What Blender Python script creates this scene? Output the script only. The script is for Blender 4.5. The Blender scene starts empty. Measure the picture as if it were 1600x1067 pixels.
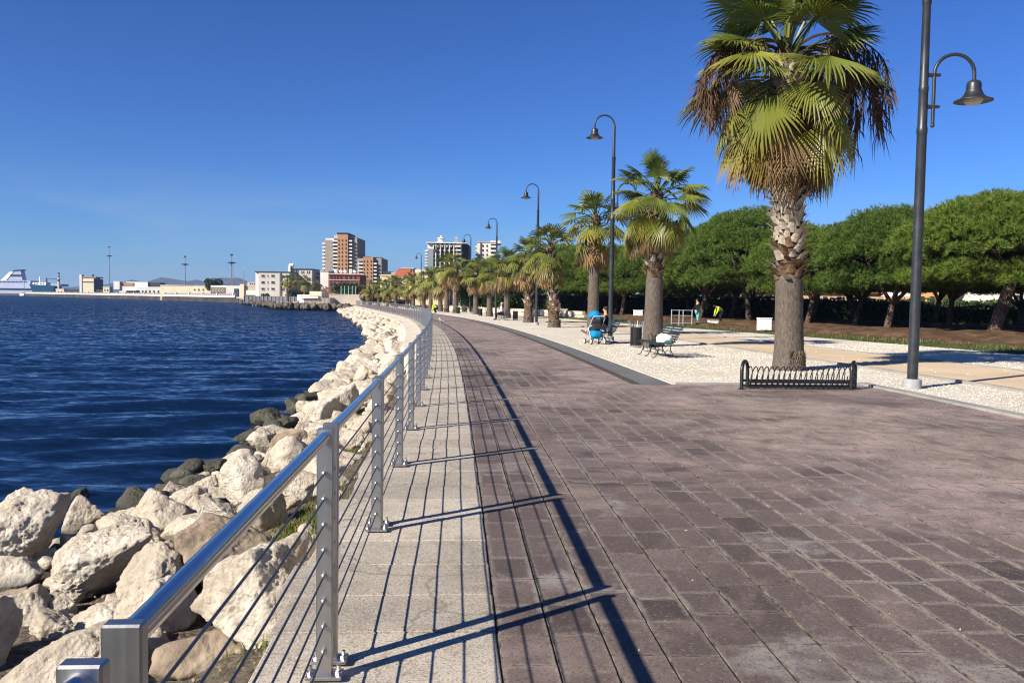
import bpy, bmesh, math, random
import numpy as np
from mathutils import Vector, Matrix, Euler

# ---------------------------------------------------------------- camera, sky, sun, exposure
SC = bpy.context.scene
COL = SC.collection
FPX, IW, IH = 1300.0, 1600, 1067
PITCH, ROLL, CAMZ = math.radians(2.85), math.radians(0.85), 1.6
_f = np.array([0, math.cos(PITCH), -math.sin(PITCH)])
_r0 = np.array([1.0, 0, 0]); _u0 = np.array([0, math.sin(PITCH), math.cos(PITCH)])
_u = _u0*math.cos(ROLL) - _r0*math.sin(ROLL)
_r = _r0*math.cos(ROLL) + _u0*math.sin(ROLL)
cam_data = bpy.data.cameras.new('camera')
cam = bpy.data.objects.new('camera', cam_data); COL.objects.link(cam)
cam_data.sensor_width = 36.0; cam_data.lens = FPX/IW*36.0
cam_data.clip_start = 0.05; cam_data.clip_end = 60000
M = Matrix(((_r[0], _u[0], -_f[0], 0), (_r[1], _u[1], -_f[1], 0), (_r[2], _u[2], -_f[2], CAMZ), (0, 0, 0, 1)))
cam.matrix_world = M
SC.camera = cam
SUN_EL, SUN_TO = math.radians(32.0), (-0.783, -0.622)      # horizontal direction towards the sun
world = bpy.data.worlds.new('World'); SC.world = world; world.use_nodes = True
nt = world.node_tree; nt.nodes.clear()
n_out = nt.nodes.new('ShaderNodeOutputWorld'); n_bg = nt.nodes.new('ShaderNodeBackground')
n_sky = nt.nodes.new('ShaderNodeTexSky'); n_sky.sky_type = 'NISHITA'; n_sky.sun_disc = False
n_sky.sun_elevation = SUN_EL
n_sky.sun_rotation = math.atan2(SUN_TO[0], SUN_TO[1])
n_sky.altitude = 0; n_sky.air_density = 1.0; n_sky.dust_density = 0.0; n_sky.ozone_density = 4.0
n_bg.inputs['Strength'].default_value = 0.0545
# thin high cloud, near the horizon only
n_tc = nt.nodes.new('ShaderNodeTexCoord'); n_map = nt.nodes.new('ShaderNodeMapping')
n_map.inputs['Scale'].default_value = (1.6, 1.6, 9.0)
n_no = nt.nodes.new('ShaderNodeTexNoise'); n_no.inputs['Scale'].default_value = 2.3; n_no.inputs['Detail'].default_value = 7
n_no.inputs['Roughness'].default_value = 0.6; n_no.inputs['Distortion'].default_value = 0.6
n_rp = nt.nodes.new('ShaderNodeMapRange'); n_rp.inputs[1].default_value = 0.42; n_rp.inputs[2].default_value = 0.72
n_rp.inputs[3].default_value = 0.0; n_rp.inputs[4].default_value = 0.5
n_sep = nt.nodes.new('ShaderNodeSeparateXYZ')
n_hz = nt.nodes.new('ShaderNodeMapRange'); n_hz.inputs[1].default_value = 0.02; n_hz.inputs[2].default_value = 0.16
n_hz.inputs[3].default_value = 1.0; n_hz.inputs[4].default_value = 0.0
n_mul = nt.nodes.new('ShaderNodeMath'); n_mul.operation = 'MULTIPLY'
n_mix = nt.nodes.new('ShaderNodeMix'); n_mix.data_type = 'RGBA'
n_gam = nt.nodes.new('ShaderNodeMix'); n_gam.data_type = 'RGBA'; n_gam.blend_type = 'MULTIPLY'; n_gam.inputs[0].default_value = 1.0
n_gam.inputs[7].default_value = (0.283, 0.456, 0.765, 1)      # the camera's cool white balance
L = nt.links.new
L(n_tc.outputs['Generated'], n_map.inputs['Vector']); L(n_map.outputs[0], n_no.inputs['Vector'])
L(n_no.outputs[0], n_rp.inputs[0]); L(n_tc.outputs['Generated'], n_sep.inputs[0]); L(n_sep.outputs[2], n_hz.inputs[0])
L(n_rp.outputs[0], n_mul.inputs[0]); L(n_hz.outputs[0], n_mul.inputs[1])
n_pw = nt.nodes.new('ShaderNodeGamma'); n_pw.inputs[1].default_value = 1.25     # and its contrast
L(n_sky.outputs[0], n_pw.inputs[0]); L(n_pw.outputs[0], n_gam.inputs[6])
L(n_mul.outputs[0], n_mix.inputs[0]); L(n_gam.outputs[2], n_mix.inputs[6]); n_mix.inputs[7].default_value = (4.2, 5.4, 7.0, 1)
L(n_mix.outputs[2], n_bg.inputs['Color']); L(n_bg.outputs[0], n_out.inputs['Surface'])
sun_data = bpy.data.lights.new('sun', 'SUN'); sun_data.energy = 5.0; sun_data.angle = math.radians(0.5)
sun_data.color = (1.0, 0.93, 0.83)
sun = bpy.data.objects.new('sun', sun_data); COL.objects.link(sun)
_sd = Vector((SUN_TO[0]*math.cos(SUN_EL), SUN_TO[1]*math.cos(SUN_EL), math.sin(SUN_EL)))
sun.rotation_euler = _sd.to_track_quat('Z', 'Y').to_euler()
sun.location = (-40, -30, 40)
SC.view_settings.view_transform = 'Standard'; SC.view_settings.look = 'None'
SC.view_settings.gamma = 1.0; SC.view_settings.use_curve_mapping = False
SC.view_settings.exposure = 0.88
SC.cycles.volume_bounces = 0; SC.cycles.filter_width = 1.15
SC.cycles.max_bounces = 6; SC.cycles.transparent_max_bounces = 8

# ---------------------------------------------------------------- helpers
def at(px, py, Y):
    """world point seen in direction of a photo pixel at depth Y (used to survey the far shore)"""
    d = _f + _r*(px - IW/2)/FPX + _u*(IH/2 - py)/FPX
    t = Y/d[1]
    return np.array([d[0]*t, Y, CAMZ + d[2]*t])
def rnd(a, b, R=random): return a + (b - a)*R.random()
def _link(o, parent=None):
    COL.objects.link(o)
    if parent is not None: o.parent = parent
    return o
def tag(o, label=None, cat=None, group=None, kind=None):
    if label: o['label'] = label
    if cat: o['category'] = cat
    if group: o['group'] = group
    if kind: o['kind'] = kind
    return o
def empty(name, loc=(0, 0, 0), rz=0.0, label=None, cat=None, group=None):
    o = bpy.data.objects.new(name, None); o.empty_display_size = 0.2
    COL.objects.link(o); o.location = loc; o.rotation_euler = (0, 0, rz)
    return tag(o, label, cat, group)
def inst(me, name, parent=None, loc=(0, 0, 0), rot=(0, 0, 0), sc=(1, 1, 1)):
    o = bpy.data.objects.new(name, me); _link(o, parent)
    o.location = loc; o.rotation_euler = rot
    o.scale = sc if hasattr(sc, '__len__') else (sc, sc, sc)
    return o
def copy_tree(o, parent=None):
    c = o.copy(); COL.objects.link(c); c.parent = parent
    for ch in list(o.children): copy_tree(ch, c)
    return c
def np_mesh(name, V, F, mat=None, smooth=False, tone=None):
    V = np.asarray(V, np.float32); F = np.asarray(F, np.int32); k = F.shape[1]
    me = bpy.data.meshes.new(name)
    me.vertices.add(len(V)); me.vertices.foreach_set('co', V.ravel())
    me.loops.add(F.size); me.loops.foreach_set('vertex_index', F.ravel())
    me.polygons.add(len(F)); me.polygons.foreach_set('loop_start', np.arange(0, F.size, k, dtype=np.int32))
    me.polygons.foreach_set('use_smooth', np.full(len(F), bool(smooth)))
    if tone is not None: set_tone(me, tone)
    me.update(calc_edges=True); me.validate()
    if mat: me.materials.append(mat)
    return me
def set_tone(me, tone):
    """a per-vertex colour attribute read by the materials (r, g, b free channels)"""
    a = me.attributes.new('tone', 'FLOAT_COLOR', 'POINT')
    T = np.ones((len(me.vertices), 4), np.float32); tone = np.asarray(tone, np.float32)
    if tone.ndim == 1: T[:, :3] = tone[:, None]
    else: T[:, :tone.shape[1]] = tone
    a.data.foreach_set('color', T.ravel())

class MB:
    """collects shapes of one part"""
    def __init__(s): s.v = []; s.f = []; s.t = []; s.m = []; s.mi = 0; s.tone = 0.5
    def add(s, V, F):
        b = len(s.v); s.v += [tuple(map(float, p)) for p in V]; s.f += [tuple(b + i for i in q) for q in F]
        s.t += [s.tone]*len(V); s.m += [s.mi]*len(F); return s
    def box(s, x0, x1, y0, y1, z0, z1, bev=0.0, R=None):
        if bev <= 0:
            V = [(x, y, z) for z in (z0, z1) for y in (y0, y1) for x in (x0, x1)]
            F = [(0, 2, 3, 1), (4, 5, 7, 6), (0, 1, 5, 4), (2, 6, 7, 3), (0, 4, 6, 2), (1, 3, 7, 5)]
        else:
            b = bev; V = []; F = []
            def ring(z, i):
                return [(x0+i, y0+b, z), (x0+b, y0+i, z), (x1-b, y0+i, z), (x1-i, y0+b, z), (x1-i, y1-b, z), (x1-b, y1-i, z), (x0+b, y1-i, z), (x0+i, y1-b, z)]
            def rin(z): return [(x0+b, y0+b, z)]*2 + [(x1-b, y0+b, z)]*2 + [(x1-b, y1-b, z)]*2 + [(x0+b, y1-b, z)]*2
            V = [(x0+b, y0+b, z0), (x1-b, y0+b, z0), (x1-b, y1-b, z0), (x0+b, y1-b, z0)] + ring(z0+b, 0) + ring(z1-b, 0) + [(x0+b, y0+b, z1), (x1-b, y0+b, z1), (x1-b, y1-b, z1), (x0+b, y1-b, z1)]
            F = [(3, 2, 1, 0), (20, 21, 22, 23)]
            for i in range(8): j = (i+1) % 8; F.append((4+i, 4+j, 12+j, 12+i))
            c = [0, 0, 1, 1, 2, 2, 3, 3]
            for i in range(8):
                j = (i+1) % 8
                if c[i] == c[j]: F.append((c[i], 4+j, 4+i)); F.append((12+i, 12+j, 20+c[i]))
                else: F.append((c[i], c[j], 4+j, 4+i)); F.append((12+i, 12+j, 20+c[j], 20+c[i]))
            # corner order above: pairs (0,1) around corner 0, (2,3) corner 1 ...
        if R is not None: V = [tuple(R @ Vector(p)) for p in V]
        return s.add(V, F)
    def tube(s, pts, r, n=8, caps=True):
        P = [Vector(p) for p in pts]; rr = r if hasattr(r, '__len__') else [r]*len(P)
        T = []
        for i in range(len(P)):
            a = P[max(0, i-1)]; b = P[min(len(P)-1, i+1)]; T.append((b-a).normalized())
        t = T[0]; q = Vector((0, 0, 1)) if abs(t.z) < 0.9 else Vector((1, 0, 0))
        nrm = (q - t*q.dot(t)).normalized(); V = []; F = []
        for i, p in enumerate(P):
            t = T[i]; nrm = (nrm - t*nrm.dot(t)).normalized(); bn = t.cross(nrm)
            for k in range(n):
                a = 2*math.pi*k/n; V.append(p + (nrm*math.cos(a) + bn*math.sin(a))*rr[i])
        for i in range(len(P)-1):
            for k in range(n):
                k2 = (k+1) % n; F.append((i*n+k, i*n+k2, (i+1)*n+k2, (i+1)*n+k))
        if caps: F.append(tuple(range(n-1, -1, -1))); F.append(tuple((len(P)-1)*n + k for k in range(n)))
        return s.add(V, F)
    def lathe(s, prof, n=16, c=(0, 0, 0), caps=True):
        V = []; F = []
        for (r, z) in prof:
            for k in range(n):
                a = 2*math.pi*k/n; V.append((c[0]+r*math.cos(a), c[1]+r*math.sin(a), c[2]+z))
        for i in range(len(prof)-1):
            for k in range(n):
                k2 = (k+1) % n; F.append((i*n+k, i*n+k2, (i+1)*n+k2, (i+1)*n+k))
        if caps: F.append(tuple(range(n-1, -1, -1))); F.append(tuple((len(prof)-1)*n + k for k in range(n)))
        return s.add(V, F)
    def ball(s, c, r, n=10, m=6):
        rx, ry, rz = r if hasattr(r, '__len__') else (r, r, r); V = [(c[0], c[1], c[2]-rz)]; F = []
        for i in range(1, m):
            ph = -math.pi/2 + math.pi*i/m
            for k in range(n):
                a = 2*math.pi*k/n; V.append((c[0]+rx*math.cos(ph)*math.cos(a), c[1]+ry*math.cos(ph)*math.sin(a), c[2]+rz*math.sin(ph)))
        V.append((c[0], c[1], c[2]+rz))
        for k in range(n):
            k2 = (k+1) % n; F.append((0, 1+k2, 1+k)); F.append((len(V)-1, 1+(m-2)*n+k, 1+(m-2)*n+k2))
            for i in range(m-2): F.append((1+i*n+k, 1+i*n+k2, 1+(i+1)*n+k2, 1+(i+1)*n+k))
        return s.add(V, F)
    def mesh(s, name, mats, smooth=False, tone=False):
        me = bpy.data.meshes.new(name); me.from_pydata(s.v, [], s.f)
        mats = mats if isinstance(mats, (list, tuple)) else [mats]
        for m in mats: me.materials.append(m)
        if len(mats) > 1: me.polygons.foreach_set('material_index', s.m)
        if smooth: me.shade_smooth() if smooth is True else smooth_by(me, smooth)
        if tone: set_tone(me, s.t)
        me.update(); return me
    def obj(s, name, mats, parent=None, smooth=False, loc=(0, 0, 0), rot=(0, 0, 0), tone=False):
        return inst(s.mesh(name, mats, smooth, tone), name, parent, loc, rot)
def smooth_by(me, ang):
    me.polygons.foreach_set('use_smooth', np.ones(len(me.polygons), bool))
    me.set_sharp_from_angle(angle=math.radians(ang))

# value noise on arrays of points
def _h(i, j, k, s):
    n = (i*374761393 + j*668265263 + k*2147483647 + s*974634371) & 0xFFFFFFFF
    n = ((n ^ (n >> 13))*1274126177) & 0xFFFFFFFF
    return ((n ^ (n >> 16)) & 0xFFFF)/65535.0
def vnoise(P, s=0):
    P = np.asarray(P, float); I = np.floor(P).astype(np.int64); f = P - I; f = f*f*(3 - 2*f); r = 0
    for a in (0, 1):
        for b in (0, 1):
            for c in (0, 1):
                w = (f[:, 0] if a else 1-f[:, 0])*(f[:, 1] if b else 1-f[:, 1])*(f[:, 2] if c else 1-f[:, 2])
                r = r + w*_h(I[:, 0]+a, I[:, 1]+b, I[:, 2]+c, s)
    return r*2 - 1
def fbm(P, s=0, o=4):
    r = 0; a = 1.0; P = np.asarray(P, float)
    for i in range(o): r = r + a*vnoise(P*(2.03**i) + 7.1*i, s+i); a *= 0.5
    return r

# ---------------------------------------------------------------- materials
def mat(name, rough=0.8, metal=0.0, spec=0.3):
    m = bpy.data.materials.new(name); m.use_nodes = True
    b = m.node_tree.nodes['Principled BSDF']; b.inputs['Roughness'].default_value = rough
    b.inputs['Metallic'].default_value = metal; b.inputs['Specular IOR Level'].default_value = spec
    return m, m.node_tree, b
class NT:
    def __init__(s, m): s.t = m.node_tree; s.n = s.t.nodes; s.b = s.n['Principled BSDF']
    def new(s, t, **k):
        n = s.n.new('ShaderNode'+t)
        for a, v in k.items():
            if a.startswith('i_'):
                key = a[2:]; key = int(key) if key.isdigit() else key.replace('_', ' ')
                n.inputs[key].default_value = v
            else: setattr(n, a, v)
        return n
    def link(s, a, b): s.t.links.new(a, b)
    def coord(s, kind='Object'):
        if kind == 'World': return s.new('NewGeometry').outputs['Position']
        return s.new('TexCoord').outputs[kind]
    def noise(s, co, scale, detail=5, rough=0.55, dist=0.0, dim=0):
        n = s.new('TexNoise'); n.inputs['Scale'].default_value = scale; n.inputs['Detail'].default_value = detail
        n.inputs['Roughness'].default_value = rough; n.inputs['Distortion'].default_value = dist
        s.link(co, n.inputs['Vector']); return n.outputs[dim]
    def voro(s, co, scale, feat='F1', out=0, rand=1.0):
        n = s.new('TexVoronoi'); n.feature = feat; n.inputs['Scale'].default_value = scale
        n.inputs['Randomness'].default_value = rand
        s.link(co, n.inputs['Vector']); return n.outputs[out]
    def ramp(s, fac, stops):
        n = s.new('ValToRGB'); e = n.color_ramp.elements
        while len(e) < len(stops): e.new(0.5)
        for q, (p, c) in zip(e, stops): q.position = p; q.color = (*c, 1) if len(c) == 3 else c
        s.link(fac, n.inputs[0]); return n.outputs[0]
    def rng(s, fac, a, b, c=0.0, d=1.0):
        n = s.new('MapRange'); 
        for i, v in zip((1, 2, 3, 4), (a, b, c, d)): n.inputs[i].default_value = v
        s.link(fac, n.inputs[0]); return n.outputs[0]
    def mix(s, fac, a, b, mode='MIX'):
        n = s.new('Mix', data_type='RGBA', blend_type=mode)
        for k, v in ((0, fac), (6, a), (7, b)):
            if isinstance(v, (int, float)): n.inputs[k].default_value = v
            elif isinstance(v, tuple): n.inputs[k].default_value = (*v, 1) if len(v) == 3 else v
            else: s.link(v, n.inputs[k])
        return n.outputs[2]
    def math(s, op, a, b=0.0):
        n = s.new('Math', operation=op)
        for k, v in ((0, a), (1, b)):
            if isinstance(v, (int, float)): n.inputs[k].default_value = v
            else: s.link(v, n.inputs[k])
        return n.outputs[0]
    def bump(s, h, strength=0.3, dist=0.02, normal=None):
        n = s.new('Bump'); n.inputs['Strength'].default_value = strength; n.inputs['Distance'].default_value = dist
        s.link(h, n.inputs['Height'])
        if normal is not None: s.link(normal, n.inputs['Normal'])
        s.link(n.outputs[0], s.b.inputs['Normal']); return n.outputs[0]
    def col(s, c): s.link(c, s.b.inputs['Base Color'])
    def attr(s, name='tone'): return s.new('Attribute', attribute_name=name).outputs['Color']
    def orand(s): return s.new('ObjectInfo').outputs['Random']
    def sep(s, v): n = s.new('SeparateXYZ'); s.link(v, n.inputs[0]); return n.outputs
def plain(name, c, rough=0.7, metal=0.0, var=0.12, scale=6.0, bump=0.0, spec=0.3):
    """one colour with broad, soft unevenness and a little grain"""
    m, t, b = mat(name, rough, metal, spec); N = NT(m); co = N.coord('Object')
    n1 = N.noise(co, scale, 6); k = N.rng(n1, 0.3, 0.7, 1-var, 1+var)
    N.col(N.mix(1.0, c, k, 'MULTIPLY'))
    N.link(N.rng(n1, 0.3, 0.7, max(0.02, rough-0.08), min(1, rough+0.08)), b.inputs['Roughness'])
    if bump: N.bump(N.noise(co, scale*6, 5), bump, 0.01)
    return m

def m_rock(wet):
    m, t, b = mat('limestone' if not wet else 'wet_rock', 0.9 if not wet else 0.55); N = NT(m); co = N.coord('Object'); w = N.coord('World')
    big = N.noise(co, 1.6, 6, 0.6); fine = N.noise(co, 9.0, 8, 0.65); pit = N.voro(co, 14.0)
    rv = N.orand()
    if not wet:
        c = N.ramp(big, [(0.28, (0.36, 0.27, 0.17)), (0.43, (0.6, 0.51, 0.38)), (0.6, (0.72, 0.645, 0.52)), (0.8, (0.78, 0.72, 0.62))])
        c = N.mix(N.rng(rv, 0.45, 1, 0.0, 0.6), c, (0.42, 0.345, 0.25)); c = N.mix(N.rng(N.noise(co, 0.9, 4, 0.6, 1.0), 0.58, 0.72, 0.0, 0.4), c, (0.42, 0.31, 0.19))
    else:
        c = N.ramp(big, [(0.3, (0.05, 0.045, 0.03)), (0.55, (0.11, 0.10, 0.07)), (0.8, (0.2, 0.18, 0.13))])
    c = N.mix(N.rng(fine, 0.35, 0.62, 0.5, 0.0), c, (0.3, 0.25, 0.19) if not wet else (0.03, 0.035, 0.02))
    # weed and damp below the splash line
    z = N.sep(w)[2]; zz = N.math('ADD', z, N.math('MULTIPLY', N.noise(w, 2.3, 4), 0.5))
    c = N.mix(N.rng(zz, -1.02, -0.82, 0.9, 0.0), c, (0.05, 0.05, 0.032))
    N.col(c)
    h = N.math('ADD', N.math('MULTIPLY', fine, 1.0), N.math('MULTIPLY', N.rng(pit, 0.0, 0.35, 0, 1), 0.35))
    N.bump(N.math('ADD', h, N.math('MULTIPLY', N.noise(co, 34, 6, 0.7), 0.7)), 1.0, 0.045)
    return m
ROCK, ROCKWET = m_rock(False), m_rock(True)
def m_rock_tan():
    m, t, b = mat('tan_rock', 0.9); N = NT(m); co = N.coord('Object')
    big = N.noise(co, 2.2, 7, 0.6); fine = N.noise(co, 12, 8, 0.7)
    c = N.ramp(big, [(0.3, (0.16, 0.115, 0.075)), (0.5, (0.29, 0.225, 0.155)), (0.75, (0.38, 0.31, 0.22))])
    N.col(c); N.bump(N.math('ADD', big, fine), 0.7, 0.03); return m
ROCKTAN = m_rock_tan()
def m_soil():
    m, t, b = mat('embankment_soil', 0.95); N = NT(m); w = N.coord('World')
    n = N.noise(w, 3.0, 8, 0.65); v = N.sep(N.voro(w, 22.0, out=1))[0]; vd = N.voro(w, 22.0)
    c = N.ramp(n, [(0.3, (0.04, 0.03, 0.02)), (0.55, (0.1, 0.078, 0.053)), (0.75, (0.2, 0.155, 0.11))])
    c = N.mix(N.rng(N.noise(w, 1.4, 4), 0.45, 0.65, 0.0, 0.5), c, N.mix(v, (0.05, 0.04, 0.028), (0.33, 0.27, 0.2)))
    z = N.sep(w)[2]; c = N.mix(N.rng(z, -1.25, -0.95, 0.85, 0.0), c, (0.025, 0.023, 0.016))
    N.col(c); N.bump(N.math('SUBTRACT', N.math('MULTIPLY', n, 3.0), N.math('MULTIPLY', vd, 0.5)), 0.9, 0.05); return m
SOIL = m_soil()
def m_concrete():
    m, t, b = mat('washed_concrete', 0.88); N = NT(m); w = N.coord('World')
    big = N.noise(w, 1.1, 6, 0.6, 0.4); mid = N.noise(w, 5.0, 6, 0.6); sp = N.voro(w, 130.0, out=1); sps = N.sep(sp)[0]
    c = N.ramp(big, [(0.3, (0.31, 0.27, 0.21)), (0.5, (0.41, 0.355, 0.275)), (0.72, (0.47, 0.405, 0.305))])
    c = N.mix(N.rng(mid, 0.5, 0.68, 0.0, 0.55), c, (0.27, 0.205, 0.13))
    c = N.mix(N.rng(sps, 0.74, 0.9, 0.0, 0.55), c, (0.10, 0.09, 0.08))
    c = N.mix(N.rng(sps, 0.22, 0.08, 0.0, 0.5), c, (0.55, 0.52, 0.46))
    tn = N.sep(N.attr())[0]; c = N.mix(1.0, c, N.rng(tn, 0, 1, 0.8, 1.12), 'MULTIPLY')
    crack = N.voro(N.mix(0.25, w, N.noise(w, 3, 4, dim=1)), 1.3, 'DISTANCE_TO_EDGE')
    c = N.mix(N.rng(crack, 0.0, 0.012, 0.55, 0.0), c, (0.12, 0.10, 0.08))
    N.col(c); N.bump(N.math('ADD', N.math('MULTIPLY', sps, 0.3), N.noise(w, 60, 6, 0.7)), 0.55, 0.008); return m
CONC = m_concrete()
def m_paver():
    m, t, b = mat('purple_paver', 0.8); N = NT(m); w = N.coord('World'); tn = N.sep(N.attr())
    c = N.ramp(tn[0], [(0.0, (0.06, 0.043, 0.036)), (0.25, (0.088, 0.063, 0.053)), (0.6, (0.128, 0.094, 0.08)), (1.0, (0.18, 0.137, 0.116))])
    big = N.noise(w, 0.33, 5, 0.62, 0.8); med = N.noise(w, 1.7, 6, 0.65, 0.5); fine = N.noise(w, 28, 6, 0.7)
    # cement haze and dust left on the blocks, in drifts of their own
    wx = N.sep(w); bias = N.rng(N.math('ADD', wx[0], N.math('MULTIPLY', wx[1], 0.25)), 1.6, 8.0, -0.09, 0.17)     # the open forecourt lies dustier than the walked lane
    dust = N.math('MULTIPLY', N.rng(N.math('ADD', big, bias), 0.43, 0.62, 0.03, 1.0), N.rng(med, 0.36, 0.6, 0.2, 0.95))
    c = N.mix(dust, c, (0.36, 0.268, 0.232))
    cem = N.math('MULTIPLY', N.rng(N.noise(w, 0.9, 5, 0.6, 1.2), 0.56, 0.66, 0.0, 0.75), N.rng(N.noise(w, 6.0, 5), 0.4, 0.55, 0.2, 1.0)); c = N.mix(cem, c, (0.27, 0.245, 0.22))
    # each block carries its own plan coordinates (g along, b across): grout smeared inwards from its edges, worn arrises
    ed = [N.math('MULTIPLY', N.math('MINIMUM', q, N.math('SUBTRACT', 1.0, q)), k) for q, k in ((tn[1], 0.4), (tn[2], 0.25))]
    dd = N.math('MINIMUM', ed[0], ed[1]); dn = N.math('ADD', dd, N.math('MULTIPLY', N.math('SUBTRACT', N.noise(w, 11, 5, 0.6), 0.5), 0.07))
    zone = N.rng(N.noise(w, 0.62, 4, 0.6, 0.6), 0.42, 0.62, 0.05, 0.95)
    c = N.mix(N.math('MULTIPLY', N.rng(dn, 0.006, 0.032, 1.0, 0.0), zone), c, (0.265, 0.228, 0.195))
    lv = N.math('ADD', ed[1], N.math('MULTIPLY', N.math('SUBTRACT', N.noise(w, 7, 5, 0.65), 0.5), 0.035))
    c = N.mix(N.math('MULTIPLY', N.rng(lv, 0.0, 0.014, 0.85, 0.0), N.rng(N.math('ADD', N.noise(w, 0.5, 3), bias), 0.42, 0.56, 0.1, 1.0)), c, (0.36, 0.29, 0.24))     # sand swept into the long joints
    dj = N.math('ADD', dd, N.math('MULTIPLY', N.math('SUBTRACT', N.noise(w, 40, 4, 0.6), 0.5), 0.016))
    c = N.mix(N.rng(dj, 0.0005, 0.0045, 0.9, 0.0), c, N.ramp(N.noise(w, 9, 5), [(0.4, (0.03, 0.023, 0.018)), (0.6, (0.2, 0.16, 0.115))]))
    c = N.mix(N.rng(N.noise(w, 0.16, 3, 0.5), 0.42, 0.6, 0.55, 0.0), c, N.mix(1.0, c, (0.98, 1.0, 0.9), 'MULTIPLY'))
    spk = N.sep(N.voro(w, 95, out=1))[0]
    c = N.mix(N.rng(spk, 0.9, 0.98, 0.0, 0.25), c, (0.36, 0.31, 0.27)); c = N.mix(N.rng(spk, 0.16, 0.06, 0.0, 0.5), c, (0.05, 0.04, 0.04))
    c = N.mix(N.rng(fine, 0.5, 0.75, 0.0, 0.3), c, (0.07, 0.055, 0.055))
    dark = N.rng(N.noise(w, 0.22, 4, 0.6, 1.0), 0.54, 0.68, 0.0, 0.6); c = N.mix(dark, c, (0.07, 0.052, 0.047))
    N.col(c); N.link(N.rng(med, 0.3, 0.7, 0.6, 0.85), b.inputs['Roughness'])
    N.bump(N.math('ADD', fine, N.math('MULTIPLY', spk, 0.4)), 0.5, 0.006); return m
PAVER = m_paver()
def m_joint():
    m, t, b = mat('joint_sand', 0.95); N = NT(m); w = N.coord('World')
    n = N.noise(w, 7, 6, 0.7); c = N.ramp(n, [(0.35, (0.03, 0.023, 0.018)), (0.58, (0.085, 0.066, 0.05)), (0.72, (0.24, 0.19, 0.14))])
    N.col(c); N.bump(N.noise(w, 90, 4), 0.5, 0.005); return m
JOINT = m_joint()
def m_ground(name, stops, scale, cell=0, bumpd=0.02, bs=0.6, grain=None):
    m, t, b = mat(name, 0.95, spec=0.15); N = NT(m); w = N.coord('World')
    n = N.noise(w, scale, 8, 0.62, 0.3); c = N.ramp(n, stops); h = N.noise(w, scale*9, 6, 0.7)
    if cell:
        v = N.voro(w, cell); vc = N.sep(N.voro(w, cell, out=1))[0]
        c = N.mix(1.0, c, N.rng(vc, 0, 1, 0.72, 1.12), 'MULTIPLY'); h = N.math('SUBTRACT', h, N.math('MULTIPLY', v, 1.6))
    if grain: c = N.mix(N.rng(h if not cell else N.noise(w, 40, 4), 0.55, 0.7, 0, 0.5), c, grain)
    N.col(c); N.bump(h, bs, bumpd); return m
GRAVEL = m_ground('white_gravel', [(0.3, (0.58, 0.51, 0.39)), (0.5, (0.68, 0.61, 0.48)), (0.7, (0.74, 0.68, 0.56))], 0.5, 40, 0.014, 0.8)
SAND = m_ground('sand_path', [(0.3, (0.47, 0.35, 0.225)), (0.55, (0.57, 0.44, 0.29)), (0.75, (0.63, 0.5, 0.35))], 0.6, 0, 0.01, 0.4)
ASPH = m_ground('grey_strip', [(0.3, (0.10, 0.102, 0.10)), (0.55, (0.135, 0.137, 0.132)), (0.75, (0.18, 0.178, 0.165))], 0.8, 0, 0.006, 0.4, (0.24, 0.22, 0.19))
KERB = m_ground('kerb_concrete', [(0.3, (0.21, 0.2, 0.18)), (0.55, (0.29, 0.275, 0.245)), (0.75, (0.36, 0.335, 0.29))], 1.7, 0, 0.006, 0.4, (0.17, 0.16, 0.14))
EARTH = m_ground('brown_earth', [(0.3, (0.055, 0.033, 0.018)), (0.5, (0.12, 0.073, 0.04)), (0.72, (0.2, 0.13, 0.075))], 1.1, 9, 0.08, 0.9)
LAND = m_ground('land', [(0.3, (0.10, 0.085, 0.06)), (0.55, (0.2, 0.175, 0.13)), (0.75, (0.3, 0.265, 0.2))], 0.05, 0, 0.05, 0.4)
LAWN = m_ground('thin_grass_ground', [(0.3, (0.04, 0.06, 0.015)), (0.5, (0.075, 0.085, 0.03)), (0.7, (0.15, 0.12, 0.06))], 0.9, 12, 0.05, 0.8)

def m_steel(name, c, r0, r1, aniso=0):
    m, t, b = mat(name, r0, 1.0); N = NT(m); co = N.coord('Object')
    mp = N.new('Mapping'); mp.inputs['Scale'].default_value = (60, 60, 1.5); N.link(co, mp.inputs['Vector'])
    n = N.noise(mp.outputs[0], 1.0, 5, 0.6); big = N.noise(co, 4.0, 5, 0.65)
    N.col(N.mix(N.rng(big, 0.45, 0.7, 0.0, 0.55), c, tuple(q*0.62 for q in c)))
    N.link(N.math('ADD', N.rng(n, 0.3, 0.7, 0.0, 0.08), N.rng(big, 0.35, 0.7, r0, r1)), b.inputs['Roughness'])
    return m
STEEL = m_steel('brushed_steel', (0.50, 0.48, 0.45), 0.26, 0.42)
RAILST = m_steel('polished_rail_steel', (0.62, 0.61, 0.6), 0.09, 0.2)
CABLE = m_steel('steel_cable', (0.16, 0.16, 0.17), 0.35, 0.5)
BOLT = m_steel('bolt_steel', (0.55, 0.54, 0.52), 0.2, 0.35)
BLACK = plain('black_enamel', (0.012, 0.013, 0.014), 0.38, 0.0, 0.3, 5.0, 0.0, 0.5)
DKGREY = plain('dark_grey_enamel', (0.022, 0.024, 0.027), 0.42, 0.0, 0.25, 5.0, 0.0, 0.5)
DKGREEN = plain('dark_green_paint', (0.016, 0.028, 0.024), 0.45, 0.0, 0.3, 8.0, 0.0, 0.5)
GLASSW = plain('lamp_bowl', (0.42, 0.37, 0.32), 0.3, 0.0, 0.1)
WHITE = plain('white_paint', (0.76, 0.75, 0.72), 0.6, 0, 0.06)
CEMENT = plain('pole_collar_cement', (0.3, 0.3, 0.3), 0.85, 0, 0.15, 12, 0.3)
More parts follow.
